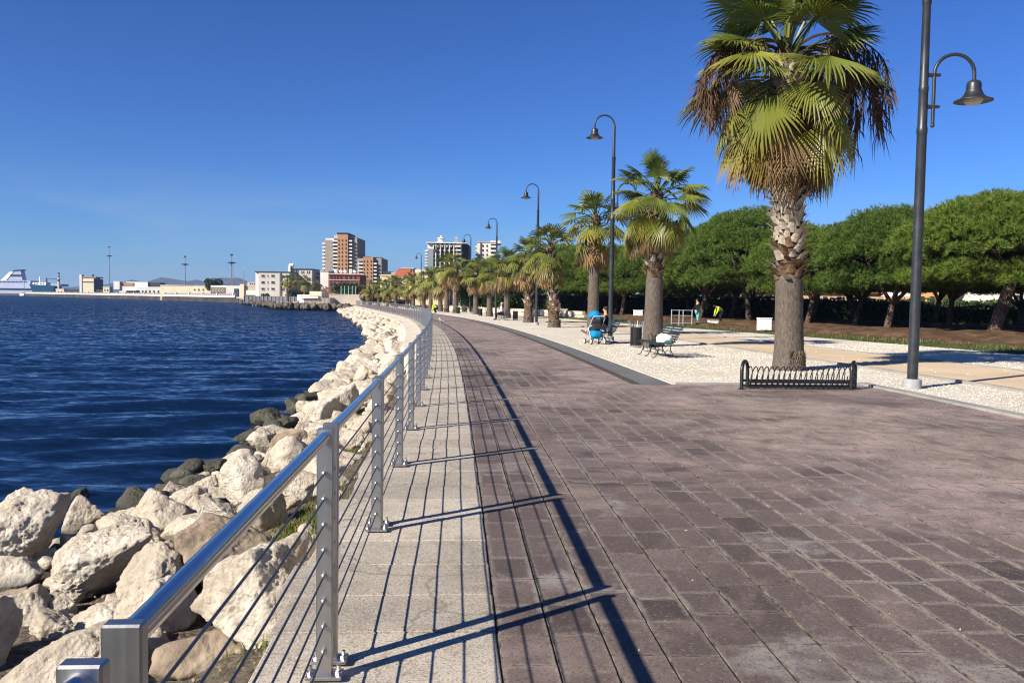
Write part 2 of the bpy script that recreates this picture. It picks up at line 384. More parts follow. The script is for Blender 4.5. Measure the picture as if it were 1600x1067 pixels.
DARKWIN = plain('dark_pane', (0.022, 0.026, 0.032), 0.2, 0.0, 0.2, 1.0, 0, 0.5)

# ---------------------------------------------------------------- the line of the promenade: plan curve of the railing
def xf(d):
    if d <= 80: return -0.545 - 0.062*d - 0.0004*d*d - 5.5e-6*d**3
    return xf(80) - 0.234*(d - 80)
def dxf(d):
    return (-0.062 - 0.0008*d - 1.65e-5*d*d) if d <= 80 else -0.234
def P(s, o, z=0.0):
    """point at station s along the railing line, o metres to its right"""
    k = dxf(s); q = 1/math.sqrt(1 + k*k)
    return (xf(s) + o*q, s - o*k*q, z)
def ribbon(name, o0, o1, s0, s1, z, m, ds=2.0, z1=None):
    n = max(1, int(math.ceil((s1-s0)/ds))); V = []; F = []
    for i in range(n+1):
        s = s0 + (s1-s0)*i/n; V += [P(s, o0, z), P(s, o1, z if z1 is None else z1)]
    for i in range(n): F.append((2*i, 2*i+1, 2*i+3, 2*i+2))
    return inst(np_mesh(name, V, F, m), name)
def sheet(name, pts, z, m):
    me = bpy.data.meshes.new(name); me.from_pydata([(x, y, z) for x, y in pts], [], [tuple(range(len(pts)))])
    me.materials.append(m); me.update()
    bm = bmesh.new(); bm.from_mesh(me); bmesh.ops.triangulate(bm, faces=bm.faces[:])
    for f in bm.faces:
        if f.normal.z < 0: f.normal_flip()
    bm.to_mesh(me); bm.free(); return inst(me, name)
def lerp_tab(tab, d):
    for (a, x), (b, y) in zip(tab, tab[1:]):
        if d <= b: return x + (y-x)*(d-a)/(b-a)
    return tab[-1][1]
# ================================================================ LARGE STRUCTURE
random.seed(3)
WZ = -1.3
# ---- sea: rows close together near the shore, wider out; real waves plus fine ripples in the material
def m_water():
    m, t, b = mat('sea_water', 0.06, 0.0, 0.5); N = NT(m); w = N.coord('World')
    b.inputs['IOR'].default_value = 1.33
    n = N.noise(w, 0.05, 4, 0.6); c = N.ramp(n, [(0.35, (0.0015, 0.008, 0.024)), (0.65, (0.0025, 0.012, 0.034))]); N.col(c)
    mp = N.new('Mapping'); mp.inputs['Scale'].default_value = (0.7, 1.6, 1); mp.inputs['Rotation'].default_value = (0, 0, math.radians(-18)); N.link(w, mp.inputs['Vector'])
    def vm(op, a_, b_):
        n_ = N.new('VectorMath', operation=op)
        for k_, v_ in ((0, a_), (1, b_)):
            if isinstance(v_, tuple): n_.inputs[k_].default_value = v_
            else: N.link(v_, n_.inputs[k_])
        return n_.outputs[0]
    # ripple slopes straight from smooth noise, so they do not fade with distance
    sl = None
    for sc_, dt_, am_ in ((0.55, 2, 0.22), (1.7, 3, 0.6), (4.6, 4, 0.75)):
        q_ = vm('MULTIPLY', vm('SUBTRACT', N.noise(mp.outputs[0], sc_, dt_, 0.55, 0.35, dim=1), (0.5, 0.5, 0.5)), (am_*0.8, am_*1.5, 0.0)); sl = q_ if sl is None else vm('ADD', sl, q_)
    gain = N.new('CombineXYZ'); gf = N.rng(N.sep(w)[1], 8, 140, 0.36, 1.5)
    for k_ in (0, 1, 2): N.link(gf, gain.inputs[k_])
    sl = vm('MULTIPLY', vm('ADD', sl, (0.06, -0.17, 0.0)), gain.outputs[0])        # open water is choppier than the sheltered edge
    geo = N.new('NewGeometry'); N.link(vm('NORMALIZE', vm('ADD', geo.outputs['Normal'], sl), (0, 0, 0)), b.inputs['Normal'])
    yy_ = N.sep(w)[1]; N.link(N.rng(yy_, 10, 220, 0.03, 0.14), b.inputs['Roughness']); return m
WATER = m_water()
rows = [4.0]
while rows[-1] < 420: rows.append(rows[-1]*1.0125 + 0.02)
rows += [480, 600, 800, 1100, 1600, 2500, 4000, 7000, 12000, 20000]
rows = np.array(rows); NC = 190
V = np.zeros((len(rows), NC, 3))
for i, y in enumerate(rows):
    right = (xf(min(y, 170)) - 0.5) if y < 170 else -0.18*y
    if y > 380: right = 0.4*y
    left = -1.0*y - 26
    u = np.linspace(0, 1, NC)**0.8
    V[i, :, 0] = right + (left - right)*u; V[i, :, 1] = y; V[i, :, 2] = WZ
rw = np.random.RandomState(5); Z = np.zeros(V.shape[:2]); X = V[..., 0]; Y = V[..., 1]
sp = np.gradient(rows)[:, None] + 0*X
spx = np.abs(np.gradient(X, axis=1))
for k in range(46):
    lam = 0.6*1.065**(k % 30)*rw.uniform(0.85, 1.2); th = math.radians(-72 + rw.normal(0, 26)); kx, ky = math.cos(th)*2*math.pi/lam, math.sin(th)*2*math.pi/lam
    A = 0.0105*lam**0.8; ph = rw.uniform(0, 6.28)
    fade = np.clip((lam/np.maximum(np.maximum(sp*abs(math.sin(th)), spx*abs(math.cos(th))), 1e-3) - 3)/4, 0, 1)
    q = np.sin(kx*X + ky*Y + ph); Z += A*fade*(q + 0.25*(q*q))
V[..., 2] += Z*0.6
nr = len(rows); idx = np.arange(nr*NC).reshape(nr, NC)
Fq = np.stack([idx[:-1, :-1], idx[1:, :-1], idx[1:, 1:], idx[:-1, 1:]], -1).reshape(-1, 4)[:, ::-1]
sea = inst(np_mesh('sea', V.reshape(-1, 3), Fq, WATER, True), 'sea'); tag(sea, kind='structure')

# ---- land sheet reaching the horizon (right of the shore), seabed lies lower under the sea
shore_pts = [P(s, -0.1)[:2] for s in range(-30, 171, 5)]
land = sheet('ground', shore_pts + [(-36, 180), (-49, 190), (-88, 289), (-110, 356), (-60, 430), (0, 900), (2000, 20000), (20000, 20000), (20000, -600), (-20, -600), (P(-30, -0.1)[0], -600)], -0.14, LAND)
tag(land, kind='structure')

# ---- embankment under the rocks
os_ = np.concatenate([np.linspace(-0.12, -6.0, 44), [-7, -8.5, -11, -15]])
zp = [(-15, -3.6), (-11, -2.9), (-7, -2.0), (-5.2, -1.55), (-4.3, -1.3), (-2.5, -1.02), (-1.2, -0.76), (-0.55, -0.52), (-0.3, -0.4), (0.2, -0.35)]
def emb_z(o, s=0.0):
    """height of the bank; it is narrower once past the near boulders"""
    return lerp_tab(zp, max(-15, o*(1.0 + 0.28*min(1, max(0, (s-9)/6)))))
ss = np.concatenate([np.arange(-3, 24, 0.16), np.arange(24, 180, 1.0)])
V = np.array([P(s, o, emb_z(o, s)) for s in ss for o in os_])
nz = fbm(V*[1.3, 1.3, 0], 4, 5)*0.07 + fbm(V*[0.35, 0.35, 0], 9, 3)*0.06
V[:, 2] += nz*np.clip(np.tile(-os_ - 0.1, len(ss))*2, 0, 1)
idx = np.arange(len(V)).reshape(len(ss), len(os_))
Fq = np.stack([idx[:-1, :-1], idx[:-1, 1:], idx[1:, 1:], idx[1:, :-1]], -1).reshape(-1, 4)[:, ::-1]
tag(inst(np_mesh('embankment', V, Fq[:, ::-1], SOIL, True), 'embankment'), kind='structure')

# ---- coping of cast slabs under the railing
coping = empty('coping'); tag(coping, kind='structure')
def curved_piece(s0, s1, o0, o1, z, th, bev, rs, tilt=0.004, nick=0.0, bev_s=None):
    """one slab or paver cut to the curve: bevelled top, skirt down to z-th"""
    dz = [rs.uniform(-tilt, tilt) for _ in range(4)]
    c = [(s0, o0), (s1, o0), (s1, o1), (s0, o1)]
    j = [(s + rs.uniform(-nick, nick), o + rs.uniform(-nick, nick)) for s, o in c]
    ms, mo = (s0+s1)/2, (o0+o1)/2
    top = []; rim = []; bot = []
    for (s, o), d in zip(j, dz):
        ts = s + math.copysign(min(bev if bev_s is None else bev_s, abs(ms-s)), ms-s); to = o + math.copysign(min(bev, abs(mo-o)), mo-o)
        top.append(P(ts, to, z+d)); rim.append(P(s, o, z+d-bev*0.6)); bot.append(P(s, o, z-th))
    V = top + rim + bot; F = [(3, 2, 1, 0)]
    for a in range(4):
        b = (a+1) % 4; F += [(a, b, 4+b, 4+a), (4+a, 4+b, 8+b, 8+a)]
    return V, F
rs = random.Random(11)
s = -1.6; slabs = []
while s < 170:
    L_ = rs.uniform(0.48, 0.60) if s < 40 else 1.4
    slabs.append((s, s + L_)); s += L_
sv, sf, st = [], [], []
n_ind = 0
for (a, b) in slabs:
    gap = 0.003
    for (o0, o1, z) in ((-0.36, 0.735, 0.014),):
        if o0 < 0 and a < 24: o0 += rs.uniform(-0.05, 0.06)
        V_, F_ = curved_piece(a+gap, b-gap, o0, o1, z + rs.uniform(-0.003, 0.003), 0.30, 0.006, rs, 0.0015, 0.004)
        tn = rs.uniform(0.25, 1.0)
        if a < 30:
            inst(np_mesh('slab', V_, F_, CONC, False, [tn]*len(V_)) , 'slab', coping); n_ind += 1
        else:
            k = len(sv); sv += V_; sf += [tuple(k+i for i in q) for q in F_]; st += [tn]*len(V_)
o = inst(np_mesh('slab_run', sv, sf, CONC, False, st), 'slab_run', coping); tag(o, kind='stuff')
# lower ledge of the sea wall that shows along the far bend
led = MB()
Vl = []; Fl = []
ls = np.arange(17, 171, 1.5)
for s in ls:
    w = min(1.0, max(0.0, (s-17)/16)); Vl += [P(s, -0.34, -0.10), P(s, -0.36 - 0.75*w, -0.22), P(s, -0.42 - 0.9*w, -0.8)]
for i in range(len(ls)-1):
    for k in (0, 1): Fl.append((3*i+k, 3*i+k+1, 3*i+k+4, 3*i+k+3))
PALEC = m_ground('pale_wall_concrete', [(0.3, (0.42, 0.37, 0.29)), (0.55, (0.54, 0.48, 0.38)), (0.75, (0.6, 0.54, 0.44))], 0.7, 0, 0.01, 0.4)
tag(inst(np_mesh('sea_wall_ledge', Vl, [q[::-1] for q in Fl], PALEC), 'sea_wall_ledge'), kind='structure')

# ---- paving: joint bed, then each block
bed = ribbon('promenade_paving', 0.60, 4.16, 15.9, 172, 0.003, JOINT, 2.0); tag(bed, kind='structure')
# (joined bed of the wide forecourt)
bed2 = ribbon('forecourt_paving', 0.60, 8.62, -1.5, 15.9, 0.003, JOINT, 1.0); tag(bed2, kind='structure')
ROW, PLEN = 0.25, 0.40
rs = random.Random(21)
cands = []
def in_view(p):
    d = np.array([p[0], p[1], -CAMZ]); t = d@_f
    if t < 0.3: return False
    u_ = IW/2 + FPX*(d@_r)/t; v_ = IH/2 - FPX*(d@_u)/t
    return -60 < u_ < IW+60 and v_ < IH+70
r_i = 0; o = 0.743
while o < 8.58:
    rowtone = rs.uniform(-0.07, 0.07)
    s = 1.6 + rs.uniform(0, PLEN)
    smax = 15.72 if o + ROW > 4.17 else 62
    while s < smax:
        L_ = PLEN*rs.choice([1, 1, 1, 1, 0.78, 1.06]); e = min(s + L_, smax)
        if e - s > 0.06:
            p = P((s+e)/2, o+ROW/2)
            if in_view(p):
                cands.append((p[1], s, e, o, min(o+ROW, 4.15) if o < 4.15 and smax > 16 else o+ROW, min(1, max(0, rs.gauss(0.48, 0.18) + rowtone)), 'far' if s > 15.72 else 'near'))
        s = e
    o += ROW
cands.sort(key=lambda c: c[0])
pv = {0: [[], [], []], 1: [[], [], []]}
for i, (_, a, b, o0, o1, tn, wh) in enumerate(cands):
    g = 0.0035 + rs.random()*0.002
    V_, F_ = curved_piece(a+g*0.4, b-g*0.4, o0+g, o1-g, 0.0105 + rs.uniform(-0.0012, 0.0012), 0.012, 0.0028, rs, 0.0012, 0.002, 0.0006)
    T_ = [(tn, 0, 0), (tn, 1, 0), (tn, 1, 1), (tn, 0, 1)]*3
    # a thin worn margin: second ring inside the top so edge dirt can sit there
    if i < 300:
        inst(np_mesh('paver', V_, F_, PAVER, False, T_), 'paver', bed2 if a < 15.72 else bed)
    else:
        S = pv[0 if a < 15.72 else 1]; k = len(S[0]); S[0] += V_; S[1] += [tuple(k+q for q in f) for f in F_]; S[2] += T_
for j, par in ((0, bed2), (1, bed)):
    if pv[j][0]: tag(inst(np_mesh('paver_field', pv[j][0], pv[j][1], PAVER, False, pv[j][2]), 'paver_field', par), kind='stuff')
# beyond the stations where single blocks can be told apart the material carries the courses
def m_paver_far():
    m = PAVER.copy(); m.name = 'purple_paver_far'; N = NT(m); return m
fv = []; ff = []; ft = []
rf = random.Random(5)
s = 62.0
while s < 171:
    for k in range(7):
        o0 = 0.72 + k*3.43/7; V_ = [P(s, o0, 0.0105), P(s, o0+3.43/7-0.01, 0.0105), P(s+1.6, o0+3.43/7-0.01, 0.0105), P(s+1.6, o0, 0.0105)]
        b = len(fv); fv += V_; ff.append((b, b+1, b+2, b+3)); ft += [(rf.uniform(0.4, 0.7), 0.5, 0.5)]*4
    s += 1.6
tag(inst(np_mesh('far_paving', fv, ff, PAVER, False, ft), 'far_paving', bed), kind='stuff')

# ---- grey edge strip and its thin border, cut square where the forecourt begins
tag(ribbon('cycle_strip', 4.165, 4.78, 15.74, 172, 0.008, ASPH), kind='structure')
edging = empty('strip_edging'); tag(edging, kind='structure')
s = 15.74
ev, ef = [], []
while s < 170:
    V_, F_ = curved_piece(s+0.003, s+0.997, 4.785, 4.86, 0.03, 0.06, 0.008, rs, 0.003)
    if s < 60: inst(np_mesh('edging_stone', V_, F_, PALEC), 'edging_stone', edging)
    else: k = len(ev); ev += V_; ef += [tuple(k+i for i in q) for q in F_]
    s += 1.0
tag(inst(np_mesh('edging_run', ev, ef, PALEC), 'edging_run', edging), kind='stuff')
# kerbs of the forecourt: far end (y about 15.8) and right side
kerb = empty('forecourt_kerb'); tag(kerb, kind='structure')
s = -1.0
while s < 16.05:
    V_, F_ = curved_piece(s+0.004, min(s+1.0, 16.1)-0.004, 8.64, 8.90, 0.045, 0.12, 0.012, rs, 0.003)
    inst(np_mesh('kerbstone', V_, F_, KERB), 'kerbstone', kerb); s += 1.0
o = 4.87
while o < 8.6:
    e = min(o+1.0, 8.635)
    V_, F_ = curved_piece(15.76, 15.92, o+0.004, e-0.004, 0.035, 0.12, 0.012, rs, 0.003)
    inst(np_mesh('kerbstone', V_, F_, KERB), 'kerbstone', kerb); o = e

# ---- park ground: white gravel, sand walk with kerbs, earth and thin grass under the pines
far_edge = [(-30, 24), (10, 20.4), (15, 19.6), (28.3, 17.5), (35, 16.2), (42, 14.4), (47.3, 12.7), (59, 9.2), (72, 5.6), (88, 1.0), (105, -4.5), (125, -10.5), (150, -18), (175, -24)]
pts = [P(s, 4.84)[:2] for s in range(16, 173, 4)] + [(x, y) for y, x in reversed(far_edge)]
pts += [P(-1.0, 8.88)[:2]] + [P(s, 8.88)[:2] for s in (4, 8, 12, 15.9)] + [P(15.9, 4.84)[:2]]
tag(sheet('gravel_ground', pts, -0.004, GRAVEL), kind='structure')
near_e = [(-5, 10.9), (10, 10.3), (16, 9.8), (20, 9.2), (25, 8.45), (33, 7.35), (40, 6.4), (52, 4.45), (65, 1.9), (80, -1.5), (100, -7)]
far_e = [(-5, 14.0), (10, 13.6), (16, 13.2), (21, 12.8), (27, 12.0), (33, 11.0), (42, 9.4), (52, 7.2), (65, 4.2), (80, 0.6), (100, -5)]
def smooth_tab(t):
    return [(y, lerp_tab(t, y)*0.5 + 0.25*(lerp_tab(t, max(t[0][0], y-4)) + lerp_tab(t, min(t[-1][0], y+4)))) for y in np.arange(-4, 92, 2.0)]
ne, fe = smooth_tab(near_e), smooth_tab(far_e)
tag(sheet('sand_path', [(x, y) for y, x in ne] + [(x, y) for y, x in reversed(fe)], 0.004, SAND), kind='structure')
for nm, tb, sg in (('path_kerb', ne, -1), ('far_path_kerb', fe, 1)):
    root = empty(nm); tag(root, kind='structure'); 
    yy = 8.0; kv, kf = [], []
    while yy < 86:
        a, b = lerp_tab(tb, yy), lerp_tab(tb, yy+1); w = 0.13*sg; z = 0.05 if sg < 0 else 0.03
        z += rs.uniform(-0.006, 0.006)
        V_ = [(a, yy+0.006, z), (b, yy+0.994, z), (b+w, yy+0.994, z), (a+w, yy+0.006, z)]; V_ += [(x, y, -0.05) for x, y, _ in V_]
        F_ = [(0, 1, 2, 3), (0, 4, 5, 1), (1, 5, 6, 2), (2, 6, 7, 3), (3, 7, 4, 0)]
        if sg > 0: F_ = [f[::-1] for f in F_]
        F_ = [f[::-1] for f in F_]
        if yy < 60: inst(np_mesh('kerbstone', V_, F_, KERB), 'kerbstone', root)
        else: k = len(kv); kv += V_; kf += [tuple(k+i for i in f) for f in F_]
        yy += 1.0
    tag(inst(np_mesh('kerb_run', kv, kf, KERB), 'kerb_run', root), kind='stuff')
# earth bank under the pines: raised, uneven
ys = np.concatenate([np.arange(4, 75, 0.7), np.arange(75, 180, 3.0)]); us = np.concatenate([np.linspace(0, 9, 30), [11, 14, 18, 25, 40, 70, 120]])
V = []
for y in ys:
    x0 = lerp_tab(far_edge, y)
    for u_ in us: V.append((x0 - 0.1 + u_, y, 0.0))
V = np.array(V); U = np.tile(us, len(ys))
hh = np.clip(U/1.2, 0, 1)*0.06 + np.clip((U-1.5)/3, 0, 1)*0.16
nz = fbm(V*[0.9, 0.9, 0], 3, 5)*0.17 + fbm(V*[3.1, 3.1, 0], 8, 3)*0.05
V[:, 2] = 0.004 + hh + nz*np.clip(U/2.5, 0, 1)
tn = np.clip((U - 1.3 - 0.9*fbm(V*[0.5, 0.5, 0], 12, 3))/0.8, 0, 1)
idx = np.arange(len(V)).reshape(len(ys), len(us)); Fq = np.stack([idx[:-1, :-1], idx[:-1, 1:], idx[1:, 1:], idx[1:, :-1]], -1).reshape(-1, 4)
def m_bank():
    m, t, b = mat('bank_earth', 0.95, spec=0.15); N = NT(m); w = N.coord('World'); tn_ = N.sep(N.attr())[0]
    n = N.noise(w, 1.3, 8, 0.65)
    e = N.ramp(n, [(0.3, (0.05, 0.028, 0.015)), (0.5, (0.11, 0.063, 0.034)), (0.72, (0.19, 0.12, 0.07))])
    g = N.ramp(n, [(0.3, (0.035, 0.055, 0.012)), (0.55, (0.08, 0.1, 0.03)), (0.75, (0.16, 0.14, 0.06))])
    k = N.rng(N.math('ADD', tn_, N.math('MULTIPLY', N.math('SUBTRACT', N.noise(w, 2.5, 5), 0.5), 0.9)), 0.35, 0.65)
    N.col(N.mix(k, g, e)); N.bump(N.noise(w, 14, 7, 0.7), 0.9, 0.08); return m
tag(inst(np_mesh('earth_bank', V, Fq, m_bank(), True, tn), 'earth_bank'), kind='structure')

# ---- far hills across the gulf
def m_hill():
    m, t, b = mat('hill_scrub', 0.95, spec=0.1); N = NT(m); w = N.coord('World')
    c = N.ramp(N.noise(w, 0.004, 6, 0.6), [(0.35, (0.045, 0.055, 0.03)), (0.6, (0.085, 0.085, 0.05)), (0.75, (0.15, 0.13, 0.09))]); N.col(c); return m
HILL = m_hill()
HY = 4000.0
pk = [(-200, 452), (0, 452), (100, 450), (160, 444), (185, 441), (205, 437), (230, 441), (252, 433), (275, 437), (290, 440), (305, 436), (320, 440), (345, 434), (372, 434), (390, 441), (420, 445), (460, 449), (560, 455), (700, 458)]
hx = np.linspace(-200, 700, 220); hp = np.interp(hx, [p[0] for p in pk], [p[1] for p in pk])
prof = np.array([at(a, b, HY) for a, b in zip(hx, hp)])
prof[:, 2] += fbm(np.stack([hx*0.09, hx*0, hx*0], -1), 2, 4)*4
V = []; ts = np.linspace(0, 1, 14)
for i, q in enumerate(prof):
    for t_ in ts:
        V.append((q[0], HY - 700*(1-t_) + (t_ > 0.999)*0, -6 + (max(4, q[2])+6)*t_**1.3))
V = np.array(V); V[:, 2] += fbm(V*[0.008, 0.008, 0.0], 6, 4)*6*np.tile(np.sin(ts*math.pi), len(prof))
back = len(V)
idx = np.arange(len(V)).reshape(len(prof), len(ts)); Fq = np.stack([idx[:-1, :-1], idx[1:, :-1], idx[1:, 1:], idx[:-1, 1:]], -1).reshape(-1, 4)
Vb = [(q[0], HY+600, -6) for q in prof]; Fb = [(idx[i, -1], idx[i+1, -1], back+i+1, back+i) for i in range(len(prof)-1)]
tag(inst(np_mesh('hills', np.vstack([V, np.array(Vb)]), np.vstack([Fq, np.array(Fb)]), HILL, True), 'hills'), kind='structure')

# ---- the mole across the bay
MA, MD = np.array([-112.0, 350.0]), np.array([-0.622, 0.783]); MN = np.array([0.783, 0.622])
def mole(px, off=0.0, z=0.0):
    """point on the line of the mole (off metres behind its water edge) in the direction of photo column px"""
    d = _f + _r*(px - IW/2)/FPX; k = d[0]/d[1]; A = MA + MN*off
    t = (A[0] - k*A[1])/(k*MD[1] - MD[0]); q = A + MD*t
    return (q[0], q[1], z)
QUAYST = m_ground('quay_stone', [(0.3, (0.03, 0.026, 0.023)), (0.55, (0.06, 0.052, 0.045)), (0.75, (0.12, 0.1, 0.085))], 0.12, 0, 0.1, 0.3)
t0, t1 = -30, 820; a, b = MA + MD*t0, MA + MD*t1; c, d = b + MN*46, a + MN*70
quay = MB(); pts = [a, b, c, d]
quay.add([(p[0], p[1], 0.55) for p in pts] + [(p[0], p[1], -3) for p in pts], [(3, 2, 1, 0), (0, 1, 5, 4), (1, 2, 6, 5), (2, 3, 7, 6), (3, 0, 4, 7)])
tag(quay.obj('quay', QUAYST), kind='structure')
# ================================================================ ROCKS OF THE EMBANKMENT
def gz(px, py, z):
    d = _f + _r*(px - IW/2)/FPX + _u*(IH/2 - py)/FPX; t = (z - CAMZ)/d[2]
    return np.array([d[0]*t, d[1]*t, z])
_ico = {}
def ico(sub):
    if sub not in _ico:
        bm = bmesh.new(); bmesh.ops.create_icosphere(bm, subdivisions=sub, radius=1.0)
        V_ = np.array([v.co[:] for v in bm.verts]); F_ = np.array([[v.index for v in f.verts] for f in bm.faces]); bm.free()
        V_ /= np.linalg.norm(V_, axis=1)[:, None]; _ico[sub] = (V_, F_)
    return _ico[sub]
def rock_mesh(seed, sub, m, dims=(1, 1, 1), nf=15, rough=1.0, p=26):
    U, F_ = ico(sub); r = np.random.RandomState(seed)
    n = r.normal(size=(nf, 3)); n /= np.linalg.norm(n, axis=1)[:, None]; d = r.uniform(0.66, 1.0, nf)
    q = np.clip(U@n.T, 0, None)/d; rad = (np.sum(q**p, 1) + 0.75**p*0.6)**(-1/p)
    o = r.uniform(0, 50, 3)
    rad = rad*(1 + rough*(0.09*fbm(U*1.7+o, seed, 3) + 0.045*fbm(U*5+o, seed+3, 4)))
    if sub >= 5:
        rg = 1 - np.abs(vnoise(U*8+o, seed+9)); rad = rad*(1 + rough*(0.026*(rg**3) + 0.02*fbm(U*19+o, seed+5, 3)))
    V_ = U*rad[:, None]; V_ = V_/np.abs(V_).max(0)[None]*0.5*np.array(dims)[None]
    return np_mesh('boulder', V_, F_, m, True)
# px centre, py centre, z of centre, width, height, depth, roll tilt (deg), yaw, material, label
near_rocks = [
 (32, 806, -0.70, 1.02, 0.72, 0.9, -6, 10, ROCK, 'big rounded cream boulder at the left edge beside the water'),
 (143, 864, -0.70, 1.22, 0.56, 0.75, -31, 0, ROCK, 'long cream boulder lying tilted, its narrow end up to the right'),
 (246, 899, -0.68, 0.66, 0.50, 0.6, -8, 20, ROCK, 'round white boulder between the tilted boulder and the tan one'),
 (350, 852, -0.50, 0.84, 0.62, 0.7, 8, 40, ROCKTAN, 'tan brown angular boulder just behind the handrail'),
 (405, 928, -0.34, 0.82, 0.60, 0.85, -22, -20, ROCK, 'large bright white boulder close against the concrete coping'),
 (252, 962, -0.66, 0.58, 0.52, 0.55, -25, 15, ROCK, 'cream boulder below the round white one, left of the handrail'),
 (165, 965, -0.82, 0.52, 0.36, 0.5, -22, 30, ROCK, 'rough ochre streaked boulder left of the cream boulder by the rail'),
 (95, 990, -0.98, 0.50, 0.42, 0.5, 0, 5, ROCK, 'shaded boulder in the hollow under the ochre streaked one'),
 (112, 1058, -0.74, 0.92, 0.46, 0.6, -28, 10, ROCK, 'white boulder at the bottom edge beside the nearest post'),
 (-18, 1010, -0.86, 0.42, 0.72, 0.55, 8, 0, ROCK, 'tall cream boulder cut by the lower left corner'),
 (46, 946, -0.96, 0.40, 0.29, 0.36, -14, 30, ROCK, 'small rounded cream rock below the tilted boulder'),
 (25, 876, -0.98, 0.56, 0.17, 0.5, -4, 0, ROCK, 'flat grey slab rock under the big left boulder'),
 (22, 926, -1.0, 0.42, 0.12, 0.35, -12, 30, ROCKTAN, 'thin flat brown stone at the left edge above the tall boulder'),
 (98, 943, -0.97, 0.21, 0.14, 0.15, -20, 50, ROCK, 'small bright white stone on the pebbles below the tilted boulder'),
 (126, 800, -1.02, 0.52, 0.34, 0.5, 10, 0, ROCK, 'half shaded boulder right behind the big left boulder'),
 (112, 774, -1.22, 0.42, 0.26, 0.4, 10, 20, ROCKWET, 'weedy dark rock peeping out behind the big left boulder'),
 (246, 796, -0.86, 0.72, 0.42, 0.6, 6, 10, ROCK, 'broad white boulder at the water edge, left of the handrail'),
 (306, 789, -0.86, 0.40, 0.28, 0.4, -10, 50, ROCK, 'low pale rock touching the broad white boulder'),
 (374, 748, -0.68, 0.66, 0.62, 0.6, -25, 20, ROCK, 'upright white boulder with a flat sunny face near the grass'),
 (321, 760, -0.98, 0.36, 0.30, 0.32, -20, 0, ROCK, 'small cream rock leaning at the upright white boulder, seaward side'),
 (418, 687, -0.98, 0.52, 0.50, 0.42, -42, 0, ROCK, 'pitted grey white boulder standing on edge near the wet rocks'),
 (468, 705, -0.56, 0.84, 0.46, 0.7, -12, 25, ROCK, 'wide white boulder with dark cracks behind the second railing posts'),
 (418, 653, -1.16, 0.78, 0.48, 0.6, 6, 0, ROCKWET, 'large dark wet rock standing in the shallows'),
 (384, 688, -1.24, 0.46, 0.34, 0.4, 5, 10, ROCKWET, 'dark wet rock nearer than the large wet rock'),
 (341, 700, -1.31, 0.40, 0.14, 0.3, 0, 10, ROCKWET, 'low dark rock just breaking the water surface'),
 (458, 678, -0.78, 0.88, 0.22, 0.3, -26, 0, ROCKTAN, 'long log shaped tan stone beyond the wide white boulder'),
 (462, 634, -1.08, 0.62, 0.42, 0.5, 4, 30, ROCKWET, 'dark stained rock beyond the large wet rock'),
 (500, 646, -0.80, 0.95, 0.72, 0.8, -20, 20, ROCK, 'big cream boulder left of the fourth pair of railing posts'),
 (535, 628, -0.62, 0.92, 0.80, 0.7, -30, -10, ROCK, 'tall white block shaped boulder beside the railing farther on'),
 (540, 577, -0.95, 0.95, 0.55, 0.8, 0, 10, ROCK, 'cream boulder with a dark hollow at the waterline farther on'),
 (200, 838, -1.1, 0.5, 0.3, 0.4, 0, 0, ROCK, 'shadowed rock behind the narrow end of the tilted boulder'),
 (470, 985, -0.42, 0.34, 0.22, 0.3, 10, 0, ROCKTAN, 'brown stone in the dark hollow under the coping'),
 (330, 1030, -0.72, 0.7, 0.4, 0.6, -10, 0, ROCKTAN, 'brown rock in shade beneath the handrail at the bottom'),
 (210, 1045, -0.86, 0.6, 0.45, 0.5, 5, 0, ROCK, 'cream rock hidden partly behind the nearest post'),
]
occupied = []
for i, (px, py, z, w, h, dp, tl, yw, m, lab) in enumerate(near_rocks):
    p = gz(px, py, z); sub = 6 if i < 9 else 5
    gr = emb_z(p[0] - xf(p[1]), p[1]); top_ = z + h*0.5; bot_ = min(z - h*0.5, gr - 0.10); p[2] = (top_ + bot_)*0.5; h = top_ - bot_      # seated in the bank
    me = rock_mesh(100+i*7, sub, m, (w*1.06, dp, h*1.08), 13)
    o = inst(me, 'boulder', None, p, (0, 0, 0))
    o.rotation_euler = (Matrix.Rotation(math.radians(tl), 3, 'Y') @ Matrix.Rotation(math.radians(yw*0.4), 3, 'Z')).to_euler()
    tag(o, lab, 'rock', 'boulders nearest the camera'); occupied.append((p[0], p[1], max(w, dp)*0.5))
